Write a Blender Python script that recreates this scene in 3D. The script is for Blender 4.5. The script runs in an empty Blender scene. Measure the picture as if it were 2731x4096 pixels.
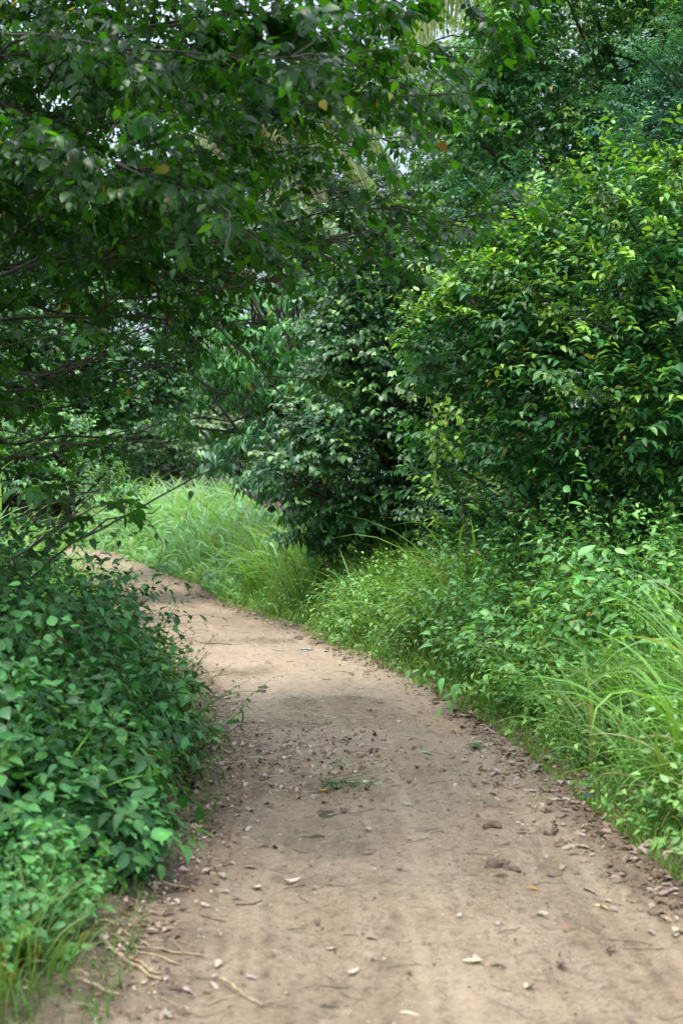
import bpy, math, random
import numpy as np
from mathutils import Vector

S = bpy.context.scene
COL = S.collection
F = 1422.0            # focal length in pixels of the 682 x 1024 frame
CAMH = 1.6
PITCH = math.atan(22 / F)
# ------------------------------------------------------------------ camera
cam = bpy.data.cameras.new('camera'); camo = bpy.data.objects.new('camera', cam); COL.objects.link(camo)
camo.location = (0, 0, CAMH); camo.rotation_euler = (math.pi / 2 - PITCH, 0, 0)
cam.sensor_fit = 'VERTICAL'; cam.sensor_height = 36.0; cam.lens = 36.0 * F / 1024
cam.clip_start = 0.05; cam.clip_end = 2000
cam.dof.use_dof = True; cam.dof.focus_distance = 12.0; cam.dof.aperture_fstop = 3.2
S.camera = camo
# ------------------------------------------------------------------ light
SUN_EL, SUN_AZ = math.radians(76), math.radians(250)      # azimuth clockwise from +Y: high on the left
w = bpy.data.worlds.new('World'); S.world = w; w.use_nodes = True
nt = w.node_tree
sky = nt.nodes.new('ShaderNodeTexSky'); sky.sky_type = 'NISHITA'; sky.sun_disc = False
sky.sun_elevation = SUN_EL; sky.sun_rotation = SUN_AZ
sky.air_density = 1.0; sky.dust_density = 4.0; sky.ozone_density = 1.0
bg = nt.nodes['Background']; bg.inputs[1].default_value = 0.15
# thin bright cloud over the clear sky
tc_ = nt.nodes.new('ShaderNodeTexCoord'); cn = nt.nodes.new('ShaderNodeTexNoise'); cn.inputs['Scale'].default_value = 2.2; cn.inputs['Detail'].default_value = 6
nt.links.new(tc_.outputs['Generated'], cn.inputs[0])
cr_ = nt.nodes.new('ShaderNodeMapRange'); cr_.inputs[1].default_value = .3; cr_.inputs[2].default_value = .65; cr_.inputs[3].default_value = .55; cr_.inputs[4].default_value = .95
nt.links.new(cn.outputs[0], cr_.inputs[0])
cm = nt.nodes.new('ShaderNodeMix'); cm.data_type = 'RGBA'; 
# an overcast sky is about three times as bright overhead as at the horizon
sz = nt.nodes.new('ShaderNodeSeparateXYZ'); nt.links.new(tc_.outputs['Generated'], sz.inputs[0])
zr = nt.nodes.new('ShaderNodeMapRange'); zr.inputs[1].default_value = 0; zr.inputs[2].default_value = 1; zr.inputs[3].default_value = .30; zr.inputs[4].default_value = 1.45; nt.links.new(sz.outputs[2], zr.inputs[0])
cs = nt.nodes.new('ShaderNodeVectorMath'); cs.operation = 'SCALE'; cs.inputs[0].default_value = (5.9, 6.8, 8.2); nt.links.new(zr.outputs[0], cs.inputs['Scale']); nt.links.new(cs.outputs[0], cm.inputs[7])
nt.links.new(cr_.outputs[0], cm.inputs[0]); nt.links.new(sky.outputs[0], cm.inputs[6]); nt.links.new(cm.outputs[2], bg.inputs[0])
sl = bpy.data.lights.new('sun', 'SUN'); sl.energy = 1.5; sl.angle = math.radians(20); sl.color = (1.0, 0.95, 0.87)
so = bpy.data.objects.new('sun', sl); COL.objects.link(so)
sd = Vector((math.sin(SUN_AZ) * math.cos(SUN_EL), math.cos(SUN_AZ) * math.cos(SUN_EL), math.sin(SUN_EL)))
so.rotation_euler = sd.to_track_quat('Z', 'Y').to_euler(); so.location = (0, 0, 30)
S.view_settings.view_transform = 'Standard'; S.view_settings.look = 'None'
S.view_settings.exposure = 1.08; S.view_settings.gamma = 1.0
cy = S.cycles
cy.max_bounces = 7; cy.diffuse_bounces = 4; cy.glossy_bounces = 2; cy.transmission_bounces = 5; cy.transparent_max_bounces = 4
cy.sample_clamp_indirect = 8.0; cy.use_denoising = True

# ------------------------------------------------------------------ small maths
def rng(seed): return np.random.default_rng(seed)
def norm(v): return v / np.maximum(np.linalg.norm(v, axis=-1, keepdims=True), 1e-9)
Z = np.array([0., 0., 1.])
def at(px, py, D):
    """the world point seen at pixel (px, py) of the 682 x 1024 frame, D metres ahead"""
    cx = (px - 341) / F; cz = (512 - py) / F
    cp, sp = math.cos(PITCH), math.sin(PITCH)
    t = D / (cp + cz * sp)
    return np.array([t * cx, D, CAMH + t * (cz * cp - sp)])
def sstep(a, b, x):
    t = np.clip((x - a) / (b - a), 0, 1); return t * t * (3 - 2 * t)
_perm = rng(7).random(4096)
def vnoise(x, y, s=1.0, o=0):
    x = np.asarray(x) * s + 31.7 * o; y = np.asarray(y) * s + 17.3 * o
    xi = np.floor(x).astype(int); yi = np.floor(y).astype(int); fx = x - xi; fy = y - yi
    fx = fx * fx * (3 - 2 * fx); fy = fy * fy * (3 - 2 * fy)
    h = lambda a, b: _perm[(a * 374761 + b * 668265 + o * 9176) % 4096]
    return (h(xi, yi) * (1 - fx) + h(xi + 1, yi) * fx) * (1 - fy) + (h(xi, yi + 1) * (1 - fx) + h(xi + 1, yi + 1) * fx) * fy

# ------------------------------------------------------------------ path and terrain shape
RE = np.array([(0, 1.5), (3, 1.48), (4.3, 1.46), (5.99, 1.39), (8.25, 1.18), (9.8, 1.04), (11.3, .75), (12.6, .37), (14, -.02), (15.9, -.41), (17.9, -1.02),
      (20.2, -1.75), (23.4, -2.35), (25.7, -3.1), (30.1, -4.3), (35.2, -5.7), (38, -6.8), (42, -8.4), (47, -11.5), (60, -20)])
LE = np.array([(0, -.8), (3, -.75), (4.3, -.75), (4.9, -.76), (5.7, -.79), (6.35, -.71), (7.5, -.68), (9.1, -.79), (11, -1.1), (13, -1.55), (16, -2.35), (19.4, -3.4), (23, -4.1),
      (26, -4.8), (30, -5.8), (35, -7.2), (38, -8.2), (42, -10.0), (47, -14), (60, -23)])
def redge(y): return np.interp(y, RE[:, 0], RE[:, 1])
def ledge(y): return np.interp(y, LE[:, 0], LE[:, 1])
def off(x, y): return np.maximum(x - redge(y), ledge(y) - x)        # metres outside the path
def und(x, y):
    return (0.018 * np.exp(-((y - 8.9) / 1.6) ** 2) + 0.02 * np.exp(-((y - 18.2) / 1.8) ** 2) - 0.03 * np.exp(-((y - 22) / 2.2) ** 2) + 0.03 * np.sin(y * .55) * (1 - sstep(14, 20, y))
            + 0.05 * (vnoise(x, y, .45, 1) - .5))
def hgt(x, y):
    x = np.asarray(x, float); y = np.asarray(y, float)
    return und(x, y) + 0.30 * sstep(0.05, 2.6, off(x, y)) + 0.1 * (vnoise(x, y, .9, 2) - .5) * sstep(0, .5, off(x, y))
def gpt(px, py):
    """ground point seen at a pixel"""
    D = CAMH * F / (py - 490)
    for _ in range(12):
        p = at(px, py, D); z = float(hgt(p[0], p[1])); D *= 1 + (p[2] - z) * .9 / CAMH
    return np.array([p[0], p[1], z])

# ------------------------------------------------------------------ mesh building
def mesh_obj(name, co, tris, mat, parent=None, tint=None, uv=None, flat=False):
    co = np.ascontiguousarray(co, dtype=np.float32); tris = np.ascontiguousarray(tris, dtype=np.int32)
    me = bpy.data.meshes.new(name); k = tris.shape[1]
    me.vertices.add(len(co)); me.vertices.foreach_set('co', co.ravel())
    me.loops.add(tris.size); me.loops.foreach_set('vertex_index', tris.ravel())
    me.polygons.add(len(tris)); me.polygons.foreach_set('loop_start', np.arange(0, tris.size, k, dtype=np.int32))
    me.update(calc_edges=True)
    if tint is not None:
        a = me.attributes.new('tint', 'FLOAT_COLOR', 'POINT')
        c = np.ones((len(co), 4), np.float32); c[:, :3] = tint; a.data.foreach_set('color', c.ravel())
    if uv is not None:
        u = me.uv_layers.new(name='UVMap'); u.data.foreach_set('uv', np.ascontiguousarray(uv[tris.ravel()], dtype=np.float32).ravel())
    if flat: me.attributes.new('sharp_face', 'BOOLEAN', 'FACE').data.foreach_set('value', np.ones(len(tris), bool))
    me.materials.append(mat)
    o = bpy.data.objects.new(name, me); COL.objects.link(o)
    if parent is not None: o.parent = parent
    return o
def tag(o, label=None, cat=None, group=None, kind=None):
    if label: o['label'] = label
    if cat: o['category'] = cat
    if group: o['group'] = group
    if kind: o['kind'] = kind
    return o
def thing(name, loc, label, cat, group=None):
    o = bpy.data.objects.new(name, None); COL.objects.link(o); o.empty_display_size = .3
    o.location = [float(v) for v in loc]
    return tag(o, label, cat, group)

# ------------------------------------------------------------------ materials
def newmat(name):
    m = bpy.data.materials.new(name); m.use_nodes = True; t = m.node_tree; t.nodes.clear()
    return m, t, t.nodes.new('ShaderNodeOutputMaterial')
def N(t, ty, **kw):
    n = t.nodes.new(ty)
    for k, v in kw.items(): setattr(n, k, v)
    return n
def leafmat(name, rough=.42, trans=.3, spec=.45, vein=.35, tcol=(1.5, 1.55, .5), under=(.008, .012, .008)):
    m, t, out = newmat(name); L = t.links.new
    at_ = N(t, 'ShaderNodeAttribute', attribute_name='tint')
    uv = N(t, 'ShaderNodeUVMap'); sep = N(t, 'ShaderNodeSeparateXYZ'); L(uv.outputs[0], sep.inputs[0])
    # midrib at u = .5, side veins slanting off it
    a = N(t, 'ShaderNodeMath', operation='SUBTRACT'); L(sep.outputs[0], a.inputs[0]); a.inputs[1].default_value = .5
    b = N(t, 'ShaderNodeMath', operation='ABSOLUTE'); L(a.outputs[0], b.inputs[0])
    mr = N(t, 'ShaderNodeMapRange'); L(b.outputs[0], mr.inputs[0]); mr.inputs[1].default_value = .02; mr.inputs[2].default_value = .07; mr.inputs[3].default_value = 1; mr.inputs[4].default_value = 0
    c = N(t, 'ShaderNodeMath', operation='SUBTRACT'); L(sep.outputs[1], c.inputs[0]); L(b.outputs[0], c.inputs[1])
    d = N(t, 'ShaderNodeMath', operation='MULTIPLY'); L(c.outputs[0], d.inputs[0]); d.inputs[1].default_value = 44
    e = N(t, 'ShaderNodeMath', operation='SINE'); L(d.outputs[0], e.inputs[0])
    e2 = N(t, 'ShaderNodeMapRange'); L(e.outputs[0], e2.inputs[0]); e2.inputs[1].default_value = .75; e2.inputs[2].default_value = 1; e2.inputs[3].default_value = 0; e2.inputs[4].default_value = .45
    mx = N(t, 'ShaderNodeMath', operation='MAXIMUM'); L(mr.outputs[0], mx.inputs[0]); L(e2.outputs[0], mx.inputs[1])
    vm = N(t, 'ShaderNodeMath', operation='MULTIPLY'); L(mx.outputs[0], vm.inputs[0]); vm.inputs[1].default_value = vein
    ns = N(t, 'ShaderNodeTexNoise'); ns.inputs['Scale'].default_value = 28; ns.inputs['Detail'].default_value = 3
    nr = N(t, 'ShaderNodeMapRange'); L(ns.outputs[0], nr.inputs[0]); nr.inputs[1].default_value = .3; nr.inputs[2].default_value = .7; nr.inputs[3].default_value = .78; nr.inputs[4].default_value = 1.2
    vmul = N(t, 'ShaderNodeVectorMath', operation='SCALE'); L(at_.outputs[0], vmul.inputs[0]); L(nr.outputs[0], vmul.inputs['Scale'])
    mixv = N(t, 'ShaderNodeMix', data_type='RGBA'); L(vm.outputs[0], mixv.inputs[0]); L(vmul.outputs[0], mixv.inputs[6])
    lt = N(t, 'ShaderNodeVectorMath', operation='MULTIPLY_ADD'); L(vmul.outputs[0], lt.inputs[0]); lt.inputs[1].default_value = (1.6, 1.5, 1.4); lt.inputs[2].default_value = (.02, .03, .01)
    L(lt.outputs[0], mixv.inputs[7])
    # the underside of a leaf is paler and duller
    geo = N(t, 'ShaderNodeNewGeometry')
    und_ = N(t, 'ShaderNodeVectorMath', operation='MULTIPLY_ADD'); L(mixv.outputs[2], und_.inputs[0]); und_.inputs[1].default_value = (1.1, 1.1, 1.15); und_.inputs[2].default_value = under
    mb = N(t, 'ShaderNodeMix', data_type='RGBA'); L(geo.outputs['Backfacing'], mb.inputs[0]); L(mixv.outputs[2], mb.inputs[6]); L(und_.outputs[0], mb.inputs[7])
    p = N(t, 'ShaderNodeBsdfPrincipled'); L(mb.outputs[2], p.inputs['Base Color'])
    rr = N(t, 'ShaderNodeMapRange'); L(geo.outputs['Backfacing'], rr.inputs[0]); rr.inputs[3].default_value = rough; rr.inputs[4].default_value = .7; L(rr.outputs[0], p.inputs['Roughness'])
    p.inputs['Specular IOR Level'].default_value = spec
    bp = N(t, 'ShaderNodeBump'); bp.inputs['Strength'].default_value = .35; bp.inputs['Distance'].default_value = .002; L(mx.outputs[0], bp.inputs['Height']); L(bp.outputs[0], p.inputs['Normal'])
    tr = N(t, 'ShaderNodeBsdfTranslucent'); tc = N(t, 'ShaderNodeVectorMath', operation='MULTIPLY'); L(at_.outputs[0], tc.inputs[0]); tc.inputs[1].default_value = tcol; L(tc.outputs[0], tr.inputs[0])
    ms = N(t, 'ShaderNodeMixShader'); ms.inputs[0].default_value = trans; L(p.outputs[0], ms.inputs[1]); L(tr.outputs[0], ms.inputs[2]); L(ms.outputs[0], out.inputs[0])
    return m
def plainmat(name, col, rough=.8, var=.35, scale=30, spec=.25, bump=.4, attr=False):
    m, t, out = newmat(name); L = t.links.new
    tcn = N(t, 'ShaderNodeTexCoord'); ns = N(t, 'ShaderNodeTexNoise'); L(tcn.outputs['Object'], ns.inputs[0]); ns.inputs['Scale'].default_value = scale; ns.inputs['Detail'].default_value = 5
    nr = N(t, 'ShaderNodeMapRange'); L(ns.outputs[0], nr.inputs[0]); nr.inputs[1].default_value = .3; nr.inputs[2].default_value = .7; nr.inputs[3].default_value = 1 - var; nr.inputs[4].default_value = 1 + var
    sc = N(t, 'ShaderNodeVectorMath', operation='SCALE'); L(nr.outputs[0], sc.inputs['Scale'])
    if attr:
        a = N(t, 'ShaderNodeAttribute', attribute_name='tint'); L(a.outputs[0], sc.inputs[0])
    else: sc.inputs[0].default_value = col
    p = N(t, 'ShaderNodeBsdfPrincipled'); L(sc.outputs[0], p.inputs['Base Color']); p.inputs['Roughness'].default_value = rough; p.inputs['Specular IOR Level'].default_value = spec
    b = N(t, 'ShaderNodeBump'); b.inputs['Strength'].default_value = bump; b.inputs['Distance'].default_value = .01; L(ns.outputs[0], b.inputs['Height']); L(b.outputs[0], p.inputs['Normal'])
    L(p.outputs[0], out.inputs[0]); return m
M_leaf = leafmat('leaf', rough=.36, spec=.5, trans=.2)
M_over = leafmat('canopy_leaf', rough=.28, spec=.36, trans=.42, vein=.1, tcol=(3.0, 3.1, .5), under=(.003, .006, .001))
M_gloss = leafmat('leaf_glossy', rough=.3, trans=.15, spec=.55, vein=.3)
M_soft = leafmat('leaf_soft', rough=.55, trans=.2, spec=.4, vein=.5)
M_blade = leafmat('grass_blade', rough=.45, trans=.35, spec=.4, vein=.0)
M_frond = leafmat('palm_leaflet', rough=.4, trans=.25, spec=.5, vein=0)
M_bark = plainmat('bark', (.060, .052, .042), .85, .4, 25)
M_twig = plainmat('twig', (.060, .052, .036), .75, .3, 40)
M_green = plainmat('green_stem', (.10, .14, .04), .6, .3, 40)
M_dead = plainmat('dead_leaf', (1, 1, 1), .75, .3, 60, attr=True)
M_wall = plainmat('pink_plaster', (.42, .27, .22), .9, .25, 4)

def soilmat(name, path):
    m, t, out = newmat(name); L = t.links.new
    tcn = N(t, 'ShaderNodeTexCoord')
    def noise(scale, det=6, rough=.6, vec=None, sc=None):
        n = N(t, 'ShaderNodeTexNoise'); n.inputs['Scale'].default_value = scale; n.inputs['Detail'].default_value = det; n.inputs['Roughness'].default_value = rough
        src = tcn.outputs['Object']
        if sc:
            mp = N(t, 'ShaderNodeMapping'); mp.inputs['Scale'].default_value = sc; L(src, mp.inputs[0]); src = mp.outputs[0]
        L(src, n.inputs[0]); return n.outputs[0]
    def ramp(src, pts):
        r = N(t, 'ShaderNodeValToRGB'); L(src, r.inputs[0]); e = r.color_ramp.elements
        while len(e) < len(pts): e.new(.5)
        for el, (p_, c) in zip(e, pts): el.position = p_; el.color = (*c, 1)
        return r.outputs[0]
    def mix(f, a, b, mode='MIX'):
        n = N(t, 'ShaderNodeMix', data_type='RGBA', blend_type=mode)
        for s, v in ((0, f), (6, a), (7, b)):
            if isinstance(v, (int, float)): n.inputs[s].default_value = v
            elif isinstance(v, tuple): n.inputs[s].default_value = (*v, 1)
            else: L(v, n.inputs[s])
        return n.outputs[2]
    base = ramp(noise(1.3, 8, .62), [(.30, (.205, .145, .088)), (.5, (.28, .205, .128)), (.72, (.35, .262, .168))])
    streak = noise(1, 5, .6, sc=(7, 1.1, 1))           # wheel-worn streaks along the way
    base = mix(ramp(streak, [(.42, (0, 0, 0)), (.68, (.55, .55, .55))]), base, (.385, .30, .21))
    damp = noise(2.7, 6, .65)
    base = mix(ramp(damp, [(.52, (0, 0, 0)), (.64, (.45, .45, .45))]), base, (.14, .098, .066))
    cl = noise(17, 6, .7)
    base = mix(ramp(cl, [(.52, (0, 0, 0)), (.66, (.75, .75, .75))]), base, (.10, .072, .05))
    fl = noise(38, 8, .78)
    base = mix(ramp(fl, [(.54, (0, 0, 0)), (.58, (.6, .6, .6))]), base, (.13, .093, .064))
    base = mix(ramp(noise(30, 8, .8), [(.58, (0, 0, 0)), (.62, (.5, .5, .5))]), base, (.50, .40, .29))
    gr = noise(95, 4, .7)
    base = mix(ramp(gr, [(.56, (0, 0, 0)), (.66, (.8, .8, .8))]), base, (.075, .055, .04))
    base = mix(ramp(noise(60, 3, .6), [(.66, (0, 0, 0)), (.74, (.55, .55, .55))]), base, (.50, .42, .32))
    if path:
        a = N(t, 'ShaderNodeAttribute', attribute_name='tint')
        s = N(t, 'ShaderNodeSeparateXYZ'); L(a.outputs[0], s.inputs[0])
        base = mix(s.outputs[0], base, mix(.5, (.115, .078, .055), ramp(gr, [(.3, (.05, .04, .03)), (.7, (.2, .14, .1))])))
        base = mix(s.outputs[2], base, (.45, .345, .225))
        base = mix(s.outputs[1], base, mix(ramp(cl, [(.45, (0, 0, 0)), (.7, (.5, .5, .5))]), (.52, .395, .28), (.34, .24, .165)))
    else: base = mix(.75, base, (.05, .045, .025))
    p = N(t, 'ShaderNodeBsdfPrincipled'); L(base, p.inputs['Base Color']); p.inputs['Roughness'].default_value = .92; p.inputs['Specular IOR Level'].default_value = .2
    add = N(t, 'ShaderNodeMath', operation='MULTIPLY_ADD'); L(gr, add.inputs[0]); add.inputs[1].default_value = .35; L(cl, add.inputs[2])
    b = N(t, 'ShaderNodeBump'); b.inputs['Strength'].default_value = .8; b.inputs['Distance'].default_value = .025; L(add.outputs[0], b.inputs['Height']); L(b.outputs[0], p.inputs['Normal'])
    L(p.outputs[0], out.inputs[0]); return m
M_path = soilmat('path_soil', True); M_soil = soilmat('verge_soil', False)

# ------------------------------------------------------------------ ground and path
def grid(xs2, ys2, zs2):
    r, c = xs2.shape; co = np.stack([xs2, ys2, zs2], -1).reshape(-1, 3)
    i = np.arange(r * c).reshape(r, c)
    q = np.stack([i[:-1, :-1], i[:-1, 1:], i[1:, 1:], i[1:, :-1]], -1).reshape(-1, 4)
    return co, q
def build_ground():
    ys = np.concatenate([np.linspace(-30, 0, 20), np.linspace(.3, 60, 240), np.geomspace(61, 600, 25)])
    t = np.linspace(-1, 1, 241); xs = np.sign(t) * (np.abs(t) * 12 + np.abs(t) ** 6 * 300)
    X, Y = np.meshgrid(xs, ys); X = X + np.interp(Y, [0, 60], [0, -14])
    Zz = hgt(X, Y) - 0.03 * (1 - sstep(-.05, .12, off(X, Y))) * (Y < 60)
    co, q = grid(X, Y, Zz)
    tag(mesh_obj('ground', co, q, M_soil), kind='structure')
    ys = np.concatenate([np.linspace(-2, 2.9, 30), np.geomspace(3, 55, 1100)])
    t = np.linspace(-.13, 1.13, 190)
    Y, T = np.meshgrid(ys, t, indexing='ij'); X = ledge(Y) + (redge(Y) - ledge(Y)) * T
    e = np.minimum(T, 1 - T) * (redge(Y) - ledge(Y))
    rough = .014 * (vnoise(X, Y, 3.5, 3) - .5) + .019 * (vnoise(X, Y, 9, 4) - .5) + .011 * (vnoise(X, Y, 25, 5) - .5) + .005 * (vnoise(X, Y, 60, 6) - .5)
    cr = (rough * 1.35 - .02 * np.exp(-((T - .30) / .11) ** 2) - .015 * np.exp(-((T - .80) / .09) ** 2))
    Zp = und(X, Y) + cr + .004 + .03 * sstep(.1, -.1, e)  - .075 * sstep(-.12, -.28, e)
    co, q = grid(X, Y, Zp)
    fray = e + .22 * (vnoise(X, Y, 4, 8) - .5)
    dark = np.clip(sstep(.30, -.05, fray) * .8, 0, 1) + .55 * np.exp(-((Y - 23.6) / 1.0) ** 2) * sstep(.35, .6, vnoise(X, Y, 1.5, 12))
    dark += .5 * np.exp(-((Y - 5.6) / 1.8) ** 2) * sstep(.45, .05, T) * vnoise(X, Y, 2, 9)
    pale = .95 * np.exp(-((Y - 12) / 3.6) ** 2) * sstep(.05, .3, T) * sstep(.1, .5, vnoise(X, Y, 1.2, 10)) + .5 * sstep(14, 20, Y)+ .4 * np.exp(-((Y - 8.6) / .8) ** 2) * sstep(.55, .75, T)  # pale dry dust, painted lighter mid-path to offset the boughs' shade
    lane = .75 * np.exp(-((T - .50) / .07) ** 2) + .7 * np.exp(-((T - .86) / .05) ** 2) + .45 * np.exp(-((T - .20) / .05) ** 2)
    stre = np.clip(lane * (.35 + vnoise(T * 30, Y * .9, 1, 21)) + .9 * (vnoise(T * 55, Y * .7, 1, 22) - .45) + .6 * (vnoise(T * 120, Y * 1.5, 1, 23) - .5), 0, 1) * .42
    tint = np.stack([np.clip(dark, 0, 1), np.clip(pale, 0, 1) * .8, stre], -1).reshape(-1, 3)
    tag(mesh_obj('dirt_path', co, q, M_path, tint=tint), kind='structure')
build_ground()
def pathz(x, y):
    x = np.asarray(x, float); y = np.asarray(y, float); T = (x - ledge(y)) / (redge(y) - ledge(y)); e = -off(x, y)
    rough = .014 * (vnoise(x, y, 3.5, 3) - .5) + .019 * (vnoise(x, y, 9, 4) - .5) + .011 * (vnoise(x, y, 25, 5) - .5)
    z = und(x, y) + rough * 1.35 - .02 * np.exp(-((T - .30) / .11) ** 2) - .015 * np.exp(-((T - .80) / .09) ** 2) + .004 + .03 * sstep(.1, -.1, e)
    return np.where(e < -.12, np.maximum(hgt(x, y), z - .05), z)

# ------------------------------------------------------------------ leaves, twigs, blades
def leaf_template(prof, fold=.25, curl=.12, rows=None):
    """prof: list of (t, half width); local x across, y along, z up; triangles"""
    v = [(0, 0, 0)]; uv = [(.5, 0)]; tr = []
    mid = prof[1:-1]; W = max(p[1] for p in prof)
    for t, hw in mid:
        for s in (-1, 0, 1):
            v.append((s * hw, t, abs(s) * hw * fold)); uv.append((.5 + s * hw / W * .5, t))
    v.append((0, 1, 0)); uv.append((.5, 1)); n = len(mid); last = len(v) - 1
    tr += [(0, 2, 1), (0, 3, 2)]
    for r in range(n - 1):
        a = 1 + 3 * r; b = a + 3
        tr += [(a, a + 1, b + 1), (a, b + 1, b), (a + 1, a + 2, b + 2), (a + 1, b + 2, b + 1)]
    a = 1 + 3 * (n - 1); tr += [(a, a + 1, last), (a + 1, a + 2, last)]
    v = np.array(v, float); v[:, 2] -= curl * v[:, 1] ** 2
    return v, np.array(tr), np.array(uv)
OVATE = leaf_template([(0, 0), (.12, .15), (.34, .25), (.62, .20), (.85, .08), (1, 0)], fold=.35)
OVATE_M = leaf_template([(0, 0), (.2, .20), (.48, .25), (.8, .11), (1, 0)], fold=.35)
BROAD = leaf_template([(0, 0), (.12, .20), (.34, .31), (.62, .24), (.85, .09), (1, 0)])
OVATE_F = leaf_template([(0, 0), (.33, .3), (.7, .2), (1, 0)])
ROUND = leaf_template([(0, 0), (.2, .34), (.5, .40), (.82, .2), (1, 0)], fold=.15)
LONG = leaf_template([(0, 0), (.2, .11), (.5, .145), (.8, .08), (1, 0)], fold=.3, curl=.35)
LEAFLET = leaf_template([(0, 0), (.35, .22), (.75, .2), (1, 0)], fold=.15, curl=.05)
HEART = leaf_template([(0, 0), (.02, .30), (.25, .42), (.6, .27), (.85, .09), (1, 0)], fold=.15, curl=.1)

class Leaves:
    def __init__(s): s.P, s.D, s.Nn, s.S, s.C = [], [], [], [], []
    def add(s, P, D, Nn, Sz, C):
        s.P.append(P); s.D.append(D); s.Nn.append(Nn); s.S.append(Sz); s.C.append(C)
    def build(s, name, tpl, mat, parent=None, origin=(0, 0, 0), seed=1, keep=None):
        P = np.concatenate(s.P); D = norm(np.concatenate(s.D)); Nn = np.concatenate(s.Nn); Sz = np.concatenate(s.S); C = np.concatenate(s.C)
        R = rng(seed); n = len(P)
        side = norm(np.cross(D, Nn)); Nn = norm(np.cross(side, D))
        v, tr, uv = tpl; m = len(v)
        wx = R.uniform(.8, 1.18, n); cu = R.uniform(-.10, .28, n); fo = R.uniform(.3, 1.9, n)
        lx = v[None, :, 0] * wx[:, None]; ly = np.broadcast_to(v[None, :, 1], (n, m)); 
        lz = v[None, :, 2] * fo[:, None] - cu[:, None] * v[None, :, 1] ** 2
        co = P[:, None] + Sz[:, None, None] * (lx[..., None] * side[:, None] + ly[..., None] * D[:, None] + lz[..., None] * Nn[:, None])
        co = co.reshape(-1, 3) - np.array(origin)
        T = (tr[None] + (np.arange(n) * m)[:, None, None]).reshape(-1, 3)
        return mesh_obj(name, co, T, mat, parent, tint=np.repeat(C, m, 0), uv=np.tile(uv, (n, 1)))
class Tubes:
    def __init__(s): s.b = []
    def add(s, pts, rad): s.b.append((np.asarray(pts, float), np.asarray(rad, float)))     # (M,K,3), (M,K)
    def build(s, name, mat, parent=None, origin=(0, 0, 0), sides=4):
        co, tr, base = [], [], 0
        for pts, rad in s.b:
            M_, K, _ = pts.shape
            if M_ == 0: continue
            ns = sides if K < 8 else 8
            T = np.gradient(pts, axis=1); T = norm(T)
            ref = np.where(np.abs(T[..., 2:3]) > .9, np.array([1., 0, 0]), Z); a = norm(np.cross(T, ref)); b = np.cross(T, a)
            th = np.arange(ns) * 2 * math.pi / ns
            ring = pts[:, :, None] + rad[:, :, None, None] * (np.cos(th)[:, None] * a[:, :, None] + np.sin(th)[:, None] * b[:, :, None])
            co.append(ring.reshape(-1, 3))
            i = np.arange(M_ * K * ns).reshape(M_, K, ns) + base; j = np.roll(i, -1, 2)
            A, B, C_, D_ = i[:, :-1], j[:, :-1], j[:, 1:], i[:, 1:]
            tr.append(np.stack([A, B, C_], -1).reshape(-1, 3)); tr.append(np.stack([A, C_, D_], -1).reshape(-1, 3)); base += M_ * K * ns
        return mesh_obj(name, np.concatenate(co) - np.array(origin), np.concatenate(tr), mat, parent)

def sprays(R, LV, TB, P, D, L, n, size, base, tip, ang=58, droop=.25, up=.5, bend=.25, tipamt=1.0, var=.22, twr=.0022, jit=.3, yellow=.010, t0=.15, pair=False, face=None):
    """leafy twigs: M twigs from P along D, each carrying n leaves"""
    M_ = len(P); D = norm(D); L = np.broadcast_to(np.asarray(L, float), (M_,))
    t = np.linspace(t0, 1, n)
    down = -Z * (bend * L)[:, None]
    def pt(tt): return P[:, None] + D[:, None] * (L[:, None] * tt)[..., None] + down[:, None] * (tt ** 2)[..., None]
    tt = np.broadcast_to(t, (M_, n)); pos = pt(tt)
    T = norm(D[:, None] * L[:, None, None] + 2 * down[:, None] * tt[..., None])
    side = np.cross(T, Z); side = norm(side + 1e-4 * R.normal(size=side.shape))
    roll = R.normal(0, .45, (M_, 1, 1)); nr0 = np.cross(side, T); side = side * np.cos(roll) + nr0 * np.sin(roll); nr0 = np.cross(side, T)
    sg = np.where((np.arange(n) // (1)) % 2 == 0, 1., -1.)[None, :, None]
    if pair: sg = sg
    a = np.radians(ang) * R.uniform(.7, 1.25, (M_, n, 1)); a[:, -1] *= .15
    d = T * np.cos(a) + sg * side * np.sin(a) - Z * droop * R.uniform(.4, 1.6, (M_, n, 1)) + R.normal(0, jit * .5, (M_, n, 3))
    nn = nr0 * .45 + Z * up + R.normal(0, jit, (M_, n, 3))
    if face is not None: nn = nn + face[:, None]
    sz = size * R.uniform(.5, 1.25, (M_, n)) * (1 - .35 * (tt ** 3)) * R.uniform(.85, 1.15, (M_, 1))
    base = np.array(base); tip = np.array(tip)
    k = sstep(.3, .95, tt)[..., None] * np.clip(np.reshape(tipamt, (-1, 1, 1)) * R.uniform(.2, 1.3, (M_, 1, 1)), 0, 1)
    c = 1.22 * (base * (1 - k) + tip * k) * R.uniform(1 - var, 1 + var, (M_, n, 1)) * R.uniform(1 - var, 1 + var, (M_, 1, 1))
    c = c * (1 + R.normal(0, .06, (M_, n, 3)))
    ye = R.random((M_, n)) < yellow; c[ye] = np.array([(.34, .30, .04), (.16, .10, .04), (.24, .20, .05)])[R.integers(0, 3, ye.sum())] * R.uniform(.6, 1.1, (ye.sum(), 1))
    LV.add(pos.reshape(-1, 3), d.reshape(-1, 3), nn.reshape(-1, 3), sz.ravel(), np.clip(c, .004, 1).reshape(-1, 3))
    if TB is not None:
        q = np.broadcast_to(np.array([0, .33, .66, .97]), (M_, 4)); r = twr * np.array([1, .8, .6, .35]); TB.add(pt(q), np.broadcast_to(r, (M_, 4)))

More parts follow.
